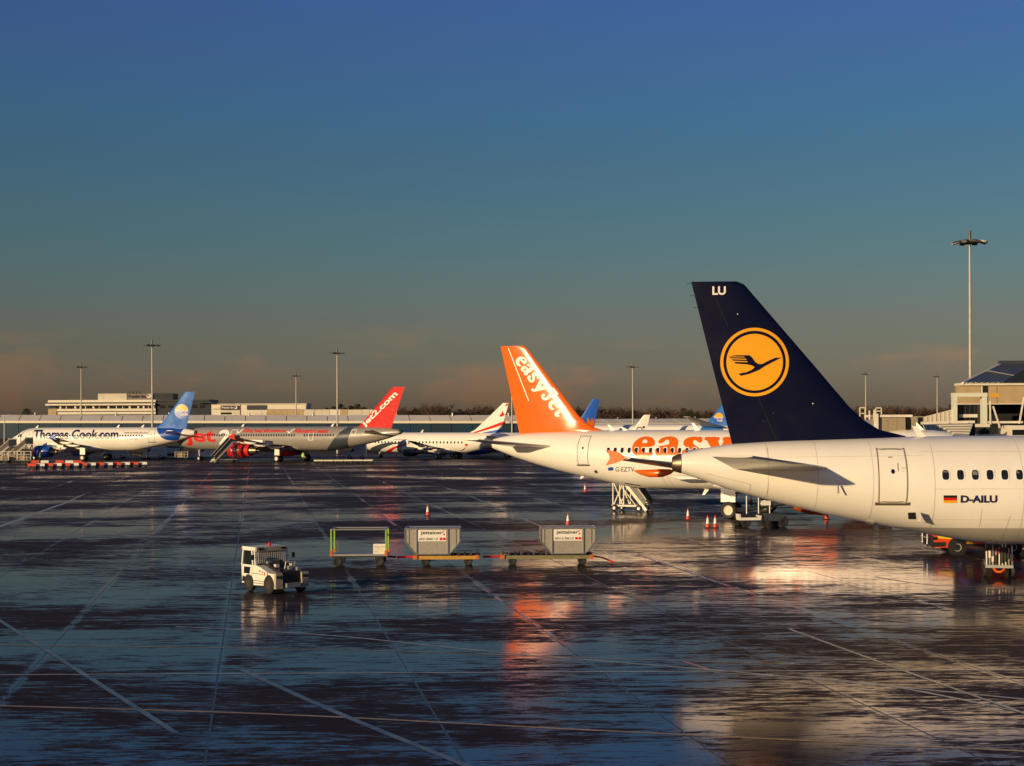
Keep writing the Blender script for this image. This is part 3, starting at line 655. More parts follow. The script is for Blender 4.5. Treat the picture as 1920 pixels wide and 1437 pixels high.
# --- silver jet with red fin
D = Plane('long silver jet with red tail fin, slate band and red engine', 752, 257, 150, 47.3, bot=1.85, D=4.0, ks=1.15, paint=SILVER, side=1)
D.fuselage(36)
D.fin([(660, 805), (672, 799.5), (682, 789), (736, 726)], [(731.5, 807), (757.7, 726)], RED)
D.stabs(SILVER); D.wings(21.9, 19, root_c=8.2, fence=RED, zt=4.3); D.engines(29.6, 6.5, RED, RED, 1.25, 4.2, 1.95); D.gear(21.9, 5.2, 3.7)
D.letters('fuselage_lettering', 'Jet', (352, 836), (411, 836), (352, 805.5), RED, .03, .1, label='big red lettering on the nose')
D.letters('fuselage_numeral', '2', (411, 834), (433, 834), (411, 806), LETW, .03, .1)
D.letters('slogan', '22kg bag allowance', (455, 812.5), (536, 812.5), (455, 804.5), RED, .03, .25); D.letters('slogan', 'Allocated seats', (551, 812), (616, 812), (551, 804.5), RED, .03, .25)
for x in (443, 538): D.patch('tick_mark', [(x, 809), (x+3, 809), (x+5, 811), (x+13, 804), (x+15, 804.5), (x+5, 813), (x+3, 812.5)], LETW)
zz = lambda u, v: (320+u/4.8, 700+v/4.8)
D.patch('slate_band', [zz(*p) for p in ((1600, 486), (1540, 520), (1480, 575), (1440, 635), (1420, 700), (1612, 700), (1596, 640), (1600, 580), (1625, 520), (1650, 486))], SLATE)
D.letters('fin_lettering', 'Jet2.com', (686, 804), (748, 742), (676, 795), LETW, .03, fin=True, label='white lettering running up the red fin')
D.letters('registration', 'G-LSAA', (637, 813.5), (651, 813.5), (637, 809.5), LETB)
t0, z0 = D.uv(625, 816.5); D.windows(t0, 52, z0, w_=.26, h=.36, skip=(12, 13, 14, 38, 39, 40))
(ta, za), (tb, zb) = D.uv(587, 826), D.uv(580, 810); D.door(ta, tb, za, zb, False, LETW, .09)
(ta, za), (tb, zb) = D.uv(667, 816), D.uv(660, 806); D.door(ta, tb, za, zb, False, LETW, .09)
(ta, za), (tb, zb) = D.uv(443, 822), D.uv(436, 806); D.door(ta, tb, za, zb, False, LETW, .09)
for px in (456, 624): D.blade(D.uv(px, 800, 0)[0], .5, .45, .3)
fr = 29.6
V2 = fit(text2d('Jet2.com', .02), (fr-.7, 1.75), (-2.6, 0), (0, .5))
decal('engine_lettering', V2, lambda t, z: (t, 6.5+math.sqrt(max(.01, 1.30**2-(z-1.95)**2))+.02, z), LETW, D.root, .4, .1)

# --- regional jets behind
E = Plane('small white jet with red and slate swooshes on nose and fin', 962, 276, 144, 34.2, bot=1.0, D=3.65, ks=.86, side=1)
E.fuselage(36)
E.fin([(868, 817), (890, 806), (905, 792), (936, 762), (941, 757)], [(936, 815), (953, 756)], WHITE)
E.stabs(WHITE); E.wings(14.2, 13, root_c=5.2, zt=3.3); E.engines(20.6, 4.4, SLATE, ALU, .85, 2.7, 1.25); E.gear(14.2, 4, 2.9, .48)
e_ = lambda u, v: (680+u/6.4, 800+v/6.4)
E.patch('nose_swoosh', [e_(*p) for p in ((330, 190), (230, 205), (110, 250), (40, 330), (150, 345), (230, 270), (360, 215), (520, 197))], SLATE, label='slate swoosh curving down the nose')
E.patch('nose_swoosh', [e_(*p) for p in ((590, 197), (480, 212), (370, 245), (280, 300), (215, 345), (325, 345), (350, 290), (430, 245), (540, 212))], RED, label='red swoosh curving down the nose')
E.patch('fin_stripe', [(885, 812), (905, 805), (947, 789), (946, 796), (915, 806), (890, 813)], RED, True)
E.patch('fin_stripe', [(895, 813.5), (942, 804), (938, 811), (905, 814)], TCBLUE, True)
E.patch('fin_flower', [(936, 779), (940, 775), (941, 771), (944, 775), (946, 778), (942, 781), (938, 782)], RED, True)
E.patch('fin_tip', [(950, 762), (953.3, 757), (949.5, 757), (946, 761)], RED, True)
E.patch('aft_mark', [e_(*p) for p in ((1225, 210), (1265, 210), (1260, 235), (1230, 235))], RED); E.patch('aft_mark', [e_(*p) for p in ((1140, 288), (1190, 285), (1250, 242), (1215, 280), (1190, 293))], LETB)
E.letters('fuselage_lettering', 'FINEST', e_(380, 165), e_(505, 165), e_(380, 148), LETB)
t0, z0 = E.uv(866, 830); E.windows(t0, 26, z0, w_=.28, h=.38, pitch=.8)
E.blade(E.uv(792, 815, 0)[0], .5, .45, .3)
G = Plane('blue finned jet with orange flames, mostly hidden behind orange tailed jet', 1122, 294, 176, 31, bot=1.2, D=3.3, ks=.9, side=1)
G.fuselage(28); G.fin([(1074, 809), (1085, 790), (1111, 748.5)], [(1113, 806), (1124.5, 748.5)], mat('cobalt_paint', (.02, .11, .52), .3, coat=.3, vary=.1)); G.stabs(); G.wings(16.6, 14.3, root_c=5.4, zt=3.4)
G.engines(23.8, 4.6, mat('cobalt_paint', (0, 0, 0)), ORANGE, .88, 3.6, 1.35); G.gear(16.6, 4, 3, .5)
G.patch('fin_flame', [(1091, 785), (1095, 790), (1100, 795), (1101.5, 782), (1105, 788), (1107.5, 792), (1110, 783), (1113, 790), (1115, 782), (1112.5, 804), (1095, 804), (1090, 794)], ORANGE, True, label='orange flames at the fin base')
F_ = Plane('small white aeroplane with black dot on its fin, behind fuselage', 1222, 285, 170, 22, bot=1.5, D=2.8, ks=.68, side=1)
F_.fuselage(24); F_.fin([(1182, 810), (1190, 801), (1206, 779.5), (1208, 778.3)], [(1212.5, 806), (1219, 778)], WHITE); F_.stabs(); F_.wings(10, 11, root_c=3, zt=2.4); F_.engines(13.5, 3.5, WHITE, ALU, .6, 2.4, 1.4); F_.gear(10, 3, 2.3, .4)
F_.patch('fin_dot', ell(1207, 801.3, 2.3, 2.3, 16), LETB, True); F_.patch('fin_arc', ell(1199, 806, 6, 5.5, 12, 180, 360)+ell(1199, 806, 4, 3.8, 12, 360, 180), LETB, True)
H_ = Plane('jet with sky blue fin and sun disc, half hidden by navy fin', 1384, 287, 140, 37.57, side=1)
H_.fuselage(28); H_.fin([(1306, 810), (1316, 803), (1328, 789), (1352, 760), (1362, 748)], [(1371, 808), (1382, 748)], TCBLUE)
H_.stabs(GREYP, [(.5, 7.0, 5, 5.3), (12.4, 3.4, 1.5, 7.2)]); H_.wings(19.9); H_.engines(28.2, 5.75, DBLUE, RED); H_.gear(19.9)
H_.patch('tail_sweep', [(1318, 799), (1358, 799), (1358, 812), (1310, 812)], TCBLUE)
disc(H_, 1347, 784.5, 10)

# ------------------------------------------------------------------ buildings behind the aircraft
ROOF = mat('pale_metal_roof', (.74, .68, .58), .6, vary=.15, scale=.2)
CURT = mat('blue_black_curtain_wall', (.014, .040, .070), .35, vary=.4, scale=.15)
DARK = mat('dark_recess', (.012, .012, .014), .8, vary=.2)
def long_hall(label, a, b, depth, ze, zr, npan, zw=3.2, tilt=0.):
    """a, b: front eave ends (x, y); roof climbs away from the apron"""
    a, b = Vector((*a, 0)), Vector((*b, 0)); d = (b-a); ln = d.length; rz = math.atan2(d.y, d.x)
    h = thing('terminal_hall', label, 'terminal', a, rz); h.rotation_euler = (0, tilt, rz)
    MB().box(0, ln, .6, depth, 0, ze-.5).build('rear_mass', CURT, h)
    MB().box(0, ln, .3, .6, 0, zw).build('ground_floor_wall', DARK, h)
    n = npan
    for k in range(n):
        x0, x1 = k*ln/n, (k+1)*ln/n
        MB().box(x0+.06, x1-.06, 0, .3, zw, ze-.42).build('curtain_wall_panel', CURT, h)
        sk = depth*.16
        mb = MB(); vs = []
        for z in (-.12, 0): vs += [(x0+.09, -.4, ze+z), (x1-.09, -.4, ze+z), (x1-.09-sk, depth, zr+z), (x0+.09-sk, depth, zr+z)]
        mb.add(vs, [(0, 1, 2, 3), (4, 5, 6, 7), (0, 1, 5, 4), (1, 2, 6, 5), (2, 3, 7, 6), (3, 0, 4, 7)]).build('roof_panel', ROOF, h)
    MB().box(-.2, ln+.2, -.55, -.42, ze-.42, ze+.12).build('eave_gutter', CREAM, h)
    MB().add([(0-depth*.16, depth+.02, zr-.22), (ln, depth+.02, zr-.22), (ln, -.3, ze-.2), (0, -.3, ze-.2)], [(0, 1, 2, 3)]).build('roof_deck', DARK, h)
    for k in range(9):
        x = ln*(k+.5)/9+random.uniform(-3, 3); MB().lathe([(0, .18), (.5, .18), (.55, .3), (.7, .3), (.72, .01)], 'z', (x, depth-.5, zr-.2), 8).build('roof_vent', STEEL, h)
    return h
def fpt(px, Y): p = at(px, HY, Y); return (p.x, p.y)
a_, b_2 = Vector(fpt(-120, 372)), Vector(fpt(1040, 372)); dd = (b_2-a_)
long_hall('long dark glazed hall with pale sloping roof behind the left jets', a_, b_2, 4.5, 7.22, 8.72, 30, 3.2, .0050)
long_hall('distant low hall with pale roof seen between orange and navy fins', fpt(1030, 440), fpt(1560, 470), 4.5, 5.95, 7.2, 20, 2.5)
# hotel
HG = 520
def hx(px): return at(px, HY, HG).x
def hzz(py, px=240): return at(px, py, HG).z
hotel = thing('hotel_building', 'pale banded hotel with plant room and sign on its roof', 'building', (hx(90), HG, 0))
bx = lambda px: hx(px)-hx(90)
def hb(nm, m, p0, p1, y0, y1, d0=0, d1=14, par=None): return MB().box(bx(p0), bx(p1), d0, d1, max(hzz(y1), 0) if y1 < 900 else 0, hzz(y0)).build(nm, m, par or hotel)
CLAD_SHADE = mat('navy_cladding_and_shade', (.012, .018, .028), .45, vary=.3, scale=.2)  # hotel cladding colour; also paints the shaded hip of the pier roof
hb('body', DARK, 92, 300, 751, 999, .5); hb('corner_wing', CLAD_SHADE, 296, 395, 750, 999, .2)
hb('upper_band', CREAM, 90, 292, 750, 754.5, 0); hb('canopy', CREAM, 87, 292, 757, 760.3, -1.2); hb('mid_band', CREAM, 92, 292, 766.5, 771, -.3); hb('lower_band', CREAM, 107, 292, 772.5, 777, -.1); hb('base_wall', PALE, 92, 292, 779, 999, 0)
hb('corner_panel', TAN, 91, 106.5, 766, 999, -.4)
hb('window_band', CURT, 93, 292, 760.5, 766.3, .1)
random.seed(3)
x = 104
while x < 288:
    wv_ = random.choice((5, 7, 9, 11)); hb('window', GLASS, x, x+wv_, 761.2, 766, -.02, .2); hb('window_mullion', CREAM, x+wv_+.6, x+wv_+random.choice((1.6, 2.2, 4)), 761, 766.2, -.05, .2); x += wv_+5
for k in range(6): hb('window', GLASS, 300+k*15, 309+k*15, 760.5, 766, .05, .3)
hb('roof_edge', SLATE, 292, 393, 750, 752.5, -.3); hb('canopy', SLATE, 372, 399, 755.5, 756.8, -1.5)
hb('plant_room', PALE, 181, 235, 738, 750, 2, 10); hb('sign_wall', mat('taupe_panel', (.20, .17, .14), .7), 235.5, 283, 738.5, 750, 2.2, 10); hb('plant_room', CLAD_SHADE, 286, 322, 738, 750, 2, 10)
for k in range(4): hb('flue', DARK, 237+k*6.5, 238.2+k*6.5, 734, 738.6, 4, 4.4)
def wall_text(body, p0, p1, y0, y1, yoff, m, par, origin, off=.0):
    VF = fit(text2d(body, off), (at(p0, y1, HG).x-origin, at(p0, y1, HG).z), (at(p1, y1, HG).x-at(p0, y1, HG).x, 0), (0, at(p0, y0, HG).z-at(p0, y1, HG).z))
    return decal('sign_lettering', VF, lambda u, v: (u, yoff, v), m, par, 0, 0)
wall_text('Premier Inn', 238, 270, 740, 746.5, 2.1, mat('purple_sign', (.03, .006, .04), .5), hotel, hx(90), .03)
def moon(par, cx, cy, r, yoff, m, origin):
    V, F = flat([(ell(cx, cy, r, r, 20), [ell(cx-.3*r, cy-.2*r, r*.55, r*.55, 16)])])
    return decal('sign_moon', ([(at(a, b, HG).x-origin, at(a, b, HG).z) for a, b in V], F), lambda u, v: (u, yoff, v), m, par, 0, 0)
moon(hotel, 276.5, 742.5, 4.2, 2.1, CREAM, hx(90))
ann = thing('hotel_annex', 'low cream annex with purple sign beside the hotel', 'building', (hx(395), HG, 0)); ax = lambda px: hx(px)-hx(395)
def ab(nm, m, p0, p1, y0, y1, d0=0, d1=12): return MB().box(ax(p0), ax(p1), d0, d1, max(hzz(y1, 480), 0) if y1 < 900 else 0, hzz(y0, 480)).build(nm, m, ann)
ab('body', CREAM, 396, 575, 758.5, 999, .4); ab('wall_panel', PALE, 413, 450, 759, 999, .1); ab('wall_panel', PALE, 396, 412, 764, 768, .1); ab('window', GLASS, 414, 434, 773.5, 777, .0); ab('window', SLATE, 463, 500, 760, 768.5, 0); ab('parapet', CREAM, 502, 574, 759.5, 768, -.2); ab('roof_edge', PALE, 395, 575, 757, 758.4, 0)
ab('base_wall', TAN, 500, 574, 769, 999, .1)
sb = ab('sign_board', mat('purple_sign', (.03, .006, .04), .5), 414, 448, 760.8, 768.5, -.2, .1)
wall_text('Premier Inn', 416, 438, 762.5, 766.5, -.25, LETW, ann, hx(395), .02); moon(ann, 442.5, 764.5, 2.8, -.25, LETW, hx(395))
wl = thing('boundary_wall', 'long low wall of tan and cream panels behind the hall roof', 'wall', (hx(560), HG-6, 0))
cols = [TAN, PALE, CREAM, TAN, PALE, CREAM, TAN, CREAM, PALE]; rs = random.Random(4)
x = 560
while x < 746:
    w_ = rs.choice((14, 20, 26)); x2 = min(x+w_, 747)
    MB().box(hx(x)-hx(560)+.04, hx(x2)-hx(560)-.04, 0, .4, 0, at(x, 768+rs.random()*.6, HG-6).z).build('wall_panel', rs.choice(cols), wl); x = x2

# ------------------------------------------------------------------ bare winter trees
BARK = mat('winter_bark', (.060, .040, .026), .9, vary=.3); TWIG = mat('bare_twigs', (.085, .048, .028), .9, vary=.4, scale=1.); EVER = mat('evergreen_foliage', (.028, .040, .016), .9, vary=.4, scale=1.)
def tree_mesh(seed, H=10., spread=.5, ever=False):
    rd = random.Random(seed); tr = MB(); cr_ = MB()
    def branch(p, d, ln, r, dep):
        pts = [p]; dv_ = d.copy()
        for _ in range(3):
            dv_ = (dv_+Vector((rd.uniform(-.2, .2), rd.uniform(-.2, .2), rd.uniform(-.05, .15)))).normalized(); pts.append(pts[-1]+dv_*ln/3)
        (tr if dep < 2 else cr_).tube(pts, [r, r*.85, r*.7, r*.5], 4 if dep < 2 else 3, False)
        if dep >= 4:
            for _ in range(9):
                q_ = pts[rd.randrange(1, 4)]; e = (dv_+Vector((rd.uniform(-1, 1), rd.uniform(-1, 1), rd.uniform(-.4, .8)))).normalized()*rd.uniform(.4, .9)
                n = e.cross(Vector((rd.random(), rd.random(), rd.random()))).normalized()*.035
                cr_.add([q_+n, q_-n, q_+e], [(0, 1, 2)])
            return
        for _ in range(4 if dep < 2 else 3):
            q_ = pts[rd.choice((1, 2, 3, 3))]; e = (dv_*.7+Vector((rd.uniform(-1, 1), rd.uniform(-1, 1), rd.uniform(-.15, .7)))*spread*1.6).normalized()
            branch(q_, e, ln*rd.uniform(.55, .8), r*.55, dep+1)
    if not ever: branch(Vector((0, 0, 0)), Vector((0, 0, 1)), H*.36, .2, 0)
    else:
        tr.tube([(0, 0, 0), (0, 0, H*.8)], [.2, .05], 6)
        for _ in range(1500):
            a = rd.uniform(0, 6.28); h = rd.uniform(.12, 1)**.9; rmax = H*.33*math.sin(min(1, (1-h)*1.6+.12)*1.57)*(.75+.25*math.sin(a*3+h*9)); q_ = rmax*math.sqrt(rd.random())
            c = Vector((q_*math.cos(a), q_*math.sin(a), h*H)); e1 = Vector((rd.uniform(-1, 1), rd.uniform(-1, 1), rd.uniform(-.6, .6)))*.28; e2 = Vector((rd.uniform(-1, 1), rd.uniform(-1, 1), rd.uniform(-.6, .6)))*.28
            cr_.add([c-e1, c+e2, c+e1], [(0, 1, 2)])
    return tr, cr_
VAR = []
for sd_, ev in ((1, 0), (2, 0), (3, 0), (4, 0), (11, 1), (12, 1)):
    tr, cr_ = tree_mesh(sd_, 10, .55, bool(ev))
    a = tr.build('trunk', BARK, fix=False); c = cr_.build('crown', EVER if ev else TWIG, fix=False); top = max(v[2] for v in cr_.v)
    VAR.append((a.data, c.data, top)); bpy.data.objects.remove(a); bpy.data.objects.remove(c)
TREES = []
rt = random.Random(21)
def row(x0, x1, ylo, yhi, step, kinds, where, Y=600):
    x = x0
    while x <= x1:
        TREES.append((x, rt.uniform(ylo, yhi), Y+rt.uniform(-25, 40), rt.choice(kinds), where)); x += step*rt.uniform(.7, 1.3)
row(603, 690, 757, 766, 11, (4, 5, 0), 'above the tan boundary wall'); row(752, 930, 752, 768, 10, (0, 1, 2, 3), 'between red fin and orange fin')
row(765, 940, 766, 773, 9, (4, 5, 2), 'between red fin and orange fin')
row(1040, 1255, 757, 768, 8, (0, 1, 2, 3), 'right of the orange fin'); row(1075, 1350, 768, 775, 8, (0, 1, 2, 4), 'right of the orange fin'); row(1282, 1345, 760, 770, 11, (0, 3, 4), 'right of the orange fin')
row(1596, 1796, 755, 768, 7, (0, 1, 2, 3), 'above the jet bridges at right'); row(1600, 1800, 764, 770, 8, (0, 1, 2, 3), 'above the jet bridges at right')
TREES += [(50, 766, 600, 4, 'left of the hotel'), (436, 755, 560, 4, 'behind the hotel annex')]
for (px, py, Y, k, where) in TREES:
    p = at(px, py, Y); tm, cmh, top = VAR[k]; s_ = p.z/top
    ev = k > 3
    o = thing('evergreen_tree' if ev else 'bare_tree', ('dark evergreen tree ' if ev else 'bare brown winter tree ')+where, 'tree', (p.x, Y, 0), rt.uniform(0, 6.28), ('evergreen trees ' if ev else 'bare trees ')+where)
    o.scale = (s_*rt.uniform(.9, 1.35), s_*rt.uniform(.9, 1.35), s_)
    for nm, me in (('trunk', tm), ('crown', cmh)):
        c = bpy.data.objects.new(nm, me); COL.objects.link(c); c.parent = o
BUSH = mat('pale_bare_shrub', (.30, .22, .12), .9, vary=.3)
for px, py in ((473, 764), (505, 764), (520, 768)):
    p = at(px, py, HG-8); rd = random.Random(px); mb = MB()
    for _ in range(60):
        a = rd.uniform(0, 6.28); e = Vector((math.cos(a)*rd.uniform(.2, .6), math.sin(a)*rd.uniform(.2, .6), 1))*p.z*rd.uniform(.7, 1); mb.tube([(0, 0, 0), e*.5, e+Vector((rd.uniform(-.5, .5), 0, 0))], [.06, .04, .01], 3, False)
    o = mb.build('bare_shrub', BUSH); o.location = (p.x, p.y, 0); tag(o, {473: 'pale bare shrub under the purple annex sign', 505: 'taller pale bare shrub before the annex parapet', 520: 'low spreading bare shrub right of its taller neighbour'}[px], 'shrub')

# ------------------------------------------------------------------ floodlight masts
MASTP = mat('mast_paint', (.46, .43, .38), .5, vary=.12); LAMPM = mat('lamp_housing', (.13, .12, .11), .5, metal=.4)
def mast(px, ptop, Y, label, k=1., pen=1):
    p = at(px, ptop, Y); h = p.z; s_ = h/22
    o = thing('floodlight_mast', label, 'light mast', (p.x, Y, 0), 0, 'apron floodlight masts')
    MB().tube([(0, 0, 0), (0, 0, h*.5), (0, 0, h-.6)], [.24*s_*k, .17*s_*k, .11*s_*k], 12).build('pole', MASTP, o, True)
    MB().lathe([(0, .7*s_), (.1*s_, .9*s_), (.2*s_, .85*s_), (.24*s_, .12*s_), (.8*s_, .14*s_), (1.15*s_, .14*s_), (1.2*s_, .02)], 'z', (0, 0, h-1.3*s_), 14).build('head_ring', LAMPM, o, True)
    for j in range(8):
        a = j*math.pi/4+.2; d = Vector((math.cos(a), math.sin(a), 0)); c = d*1.2*s_+Vector((0, 0, h-1.15*s_))
        M = Matrix.Translation(c) @ Matrix.Rotation(a, 4, 'Z') @ Matrix.Rotation(R(14), 4, 'Y')
        MB().box(-.36*s_, .36*s_, -.22*s_, .22*s_, -.08*s_, .08*s_, M).build('floodlight', LAMPM, o)
for a in ((285, 636, 300, 'floodlight mast rising behind the holiday jet, tallest of those at left'), (152, 680, 407, 'floodlight mast in front of the hotel, leftmost tall one'), (632, 652, 335, 'floodlight mast just left of the red fin'), (555, 698, 470, 'short looking floodlight mast over the hotel annex'),
          (1186, 680, 410, 'floodlight mast between orange and navy fins'), (1623, 695, 480, 'floodlight mast right of the navy fin, left of a thinner one'), (1757, 700, 520, 'thin distant floodlight mast left of the tall one at right'), (1818, 430, 185, 'very tall floodlight mast above the blue roof', .72), (959.5, 684, 360, 'mast half hidden behind the orange fin trailing edge')): mast(*a)
p = at(8, 779, 283); o = thing('lamp_post', 'small twin armed lamp post at the far left edge', 'lamp post', (p.x, 283, 0))
MB().tube([(0, 0, 0), (0, 0, p.z)], [.12, .07], 8).build('pole', STEEL, o); 
for d in (-1, 1): MB().bar((0, 0, p.z-.1), (d*1.0, 0, p.z+.1), .08).build('arm', STEEL, o); MB().box(d*1.0-.3, d*1.0+.3, -.15, .15, p.z+.05, p.z+.18).build('lantern', LAMPM, o)

# ------------------------------------------------------------------ pier and jet bridges at right
BROOF = mat('blue_seamed_roof', (.035, .06, .12), .35, metal=.3, vary=.15); WFR = mat('pale_green_white_paint', (.66, .68, .55), .5, vary=.1)
PY = 112
def pv(px, py, Y=PY): return at(px, py, Y)
pier = thing('pier_building', 'pier with blue seamed roof and tan fascia at far right', 'building', (pv(1797, 790).x, PY, 0)); ox = pv(1797, 790).x
z_ = lambda py, px=1860, Y=PY: pv(px, py, Y).z
xx = lambda px, Y=PY: pv(px, 790, Y).x-ox
xe = xx(2150)
MB().box(xx(1800)+.6, xe, 2.5, 5, 0, z_(757)).build('glazed_wall', DARK, pier)
MB().box(xx(1796), xe, -.2, .9, z_(723), z_(722)+.12).build('fascia_trim', CREAM, pier)
edges = [1797, 1839, 1843, 1853, 1870, 1935, 2020, 2150]
for a, b2 in zip(edges, edges[1:]):
    mm = DARK if a == 1843 else (CREAM if a == 1839 else TAN)
    MB().box(xx(a)+.02, xx(b2)-.02, 0, .8, z_(757), z_(723)).build('fascia_panel', mm, pier)
MB().box(xx(1796), xe, -.06, .3, z_(758.6), z_(757)).build('fascia_trim', CREAM, pier)
# roof: hipped, seams climbing to the ridge
e0, r0 = Vector((xx(1803), -.3, z_(722)+.13)), Vector((xx(1876, PY+9), 9, pv(1876, 684, PY+9).z))
e1, r1 = Vector((xe, -.3, e0.z)), Vector((xe, 9, r0.z))
rf = MB().add([e0, e1, r1, r0], [(0, 1, 2, 3)]).build('roof', BROOF, pier, fix=False)
n = 60
for k in range(n):
    u = k/(n-1); top = r0.lerp(r1, u); bt = Vector((top.x-(r0.x-e0.x)*1.0, e0.y, e0.z))
    if bt.x > xe: break
    mb = MB().bar(bt+Vector((0, 0, .03)), top+Vector((0, 0, .03)), .05, .06); mb.build('roof_seam', STEEL if k % 3 else BROOF, rf)
MB().add([(xx(1877), -.36, e0.z+.02), (xe, -.36, e0.z+.02), (xe, -.34, e0.z+(xe-xx(1877))*.6), (xx(1877), -.30, e0.z+.02), (xe, -.30, e0.z+.02), (xe, -.28, e0.z+(xe-xx(1877))*.6)], [(0, 1, 2), (3, 5, 4), (0, 2, 5, 3)]).build('roof_hip_shade', CLAD_SHADE, pier)  # dark sheet standing in for a roof hip in shade
MB().bar(r0+Vector((-.1, 0, .15)), r1+Vector((0, 0, .15)), .5, .28).build('ridge_cap', SLATE, rf); MB().bar(e0, r0, .14).build('hip_flashing', CREAM, rf)
mp_ = r0.lerp(e0, .42); MB().bar(mp_+Vector((.05, 0, .12)), Vector((mp_.x+2.0, e0.y+.6, e0.z+.28)), .10, .08).build('roof_walkway', STEEL, rf)
fr_ = thing('portal_frame', 'pale green white steel portal frame before the pier', 'frame', (pv(1817, 790, 108).x, 108, 0)); fx = lambda px: pv(px, 790, 108).x-pv(1817, 790, 108).x; fz = lambda py: pv(1817, py, 108).z
MB().box(fx(1787), fx(1794), -.15, .45, 0, fz(738)).build('post', WFR, fr_); MB().box(fx(1841.5), fx(1850), -.15, .45, 0, fz(738)).build('post', WFR, fr_); MB().box(fx(1787)-.02, fx(1850)+.02, -.17, .43, fz(744.5), fz(737)).build('lintel', WFR, fr_)
MB().box(fx(1795), fx(1841), .5, .6, 1, fz(760)).build('glass_screen', GLASS, fr_)
for k in range(4): MB().box(fx(1804+k*9), fx(1805+k*9), .42, .5, 1, fz(760)).build('mullion', SLATE, fr_)
MB().box(fx(1802), fx(1836), .40, .49, fz(783), fz(777)).build('rail_panel', CREAM, fr_)
cw = thing('ribbed_link_wall', 'white ribbed wall with rising top left of the portal frame', 'wall', (pv(1731, 790, 108).x, 108, 0)); c0 = pv(1731, 790, 108).x
for k in range(14):
    x0, x1 = 1731+k*4, 1731+(k+1)*4; zt = pv(x0, 782-(x0-1731)*.26, 108).z
    MB().box(pv(x0, 790, 108).x-c0+.01, pv(x1, 790, 108).x-c0-.01, -.06*(k % 2), .2, 2, zt).build('wall_rib', CREAM if k % 2 else PALE, cw)
jb = thing('jet_bridge', 'tan jet bridge with white railings on top behind navy jet', 'jet bridge', (pv(1640, 790, 104).x, 104, 0)); j0 = pv(1640, 790, 104).x
jx = lambda px: pv(px, 790, 104).x-j0; jz = lambda py: pv(1680, py, 104).z
BEIGE = mat('beige_bridge_panel', (.30, .24, .16), .7, vary=.1)
for a, b2 in ((1647, 1665), (1665, 1682), (1682, 1698)): MB().box(jx(a)+.01, jx(b2)-.01, 0, 3, 3.4, jz(783)).build('side_panel', BEIGE, jb)
MB().box(jx(1640), jx(1710), -.15, 3.1, jz(782.5), jz(778)).build('roof', CREAM, jb); MB().box(jx(1708), jx(1731), -.1, 2.6, 3.2, jz(781)).build('cabin', BEIGE, jb); MB().box(jx(1720), jx(1729), -.14, -.09, 3.6, jz(783)).build('cabin_window', GLASS, jb)
MB().box(jx(1699), jx(1706), -.12, -.02, 3.6, jz(785)).build('doorway', GLASS, jb); MB().box(jx(1639), jx(1645), -.3, .3, 0, jz(776)).build('column', CREAM, jb)
def rails(nm, px0, px1, py0, py1, par):
    mb = MB()
    for a, b2 in (((px0, py0), (px1, py0)), ((px0, py0), (px0, py1)), ((px1, py0), (px1, py1)), ((px0, (py0+py1)/2), (px1, (py0+py1)/2))):
        mb.bar((jx(a[0]), .3, jz(a[1])), (jx(b2[0]), .3, jz(b2[1])), .06)
    mb.build(nm, CREAM, par)
rails('railing', 1614, 1624, 764.5, 786, jb); rails('railing', 1644, 1654.5, 765, 777, jb); MB().bar((jx(1632), .3, jz(770)), (jx(1632), .3, jz(787)), .08).build('post', CREAM, jb); MB().bar((jx(1641), .3, jz(768)), (jx(1641), .3, jz(778)), .08).build('post', CREAM, jb); MB().box(jx(1600), jx(1640), 0, 2.2, 3.3, jz(787)).build('link_deck', STEEL, jb)
be = thing('bridge_canopy', 'grey ribbed folding canopy over the jet nose at right', 'jet bridge', (pv(1790, 790, 97).x, 97, 0)); q0 = pv(1790, 790, 97).x; qx = lambda px: pv(px, 790, 97).x-q0; qz = lambda py: pv(1790, py, 97).z
for k in range(9):
    a, b2 = (1755+k*3, 797+k*2.2), (1822-k*2.0, 796+k*2.5)
    MB().bar((qx(a[0]), -.2-k*.12, qz(a[1])), (qx(b2[0]), -.2-k*.12, qz(b2[1])), .10, .14).build('canopy_rib', PALE if k % 2 else STEEL, be)
MB().bar((qx(1727), 0, qz(793.5)), (qx(1827), 0, qz(791.5)), .16).build('head_beam', CREAM, be); MB().box(qx(1800), qx(1830), .2, 1.6, 2, qz(794)).build('cab_body', DARK, be)
for a in ((1735, 812, 1729, 794), (1775, 805, 1780, 793), (1807, 808, 1816, 793)): MB().bar((qx(a[0]), -.3, qz(a[1])), (qx(a[2]), -.1, qz(a[3])), .05).build('canopy_arm', STEEL, be)
tb = thing('service_gantry', 'cream access gantry with slanting struts right of the portal frame', 'gantry', (pv(1880, 790, 100).x, 100, 0)); g0 = pv(1880, 790, 100).x; tx = lambda px: pv(px, 790, 100).x-g0; tz = lambda py: pv(1880, py, 100).z
MB().box(tx(1828), tx(1856), 0, 1.2, tz(801), tz(795)).build('platform', CREAM, tb); MB().box(tx(1861), tx(1918), 0, 1, tz(794), tz(790)).build('beam', CREAM, tb); MB().box(tx(1832), tx(1882), .2, 1.2, tz(818), tz(814)).build('lower_beam', PALE, tb)
for a in ((1862, 762, 1874, 800), (1920, 745, 1911, 795), (1856, 752, 1857, 796)): MB().bar((tx(a[0]), 0, tz(a[1])), (tx(a[2]), 0, tz(a[3])), .09).build('strut', CREAM, tb)
for a in ((1838, 801, 814), (1850, 801, 814)): MB().box(tx(a[0]), tx(a[0]+6), .1, .9, tz(a[2]), tz(a[1])).build('leg', DARK, tb)
MB().box(tx(1857), tx(1871), -.3, .2, tz(745), tz(738)).build('work_lamp', mat('amber_yellow_paint', (.7, .36, .02), .5), tb)
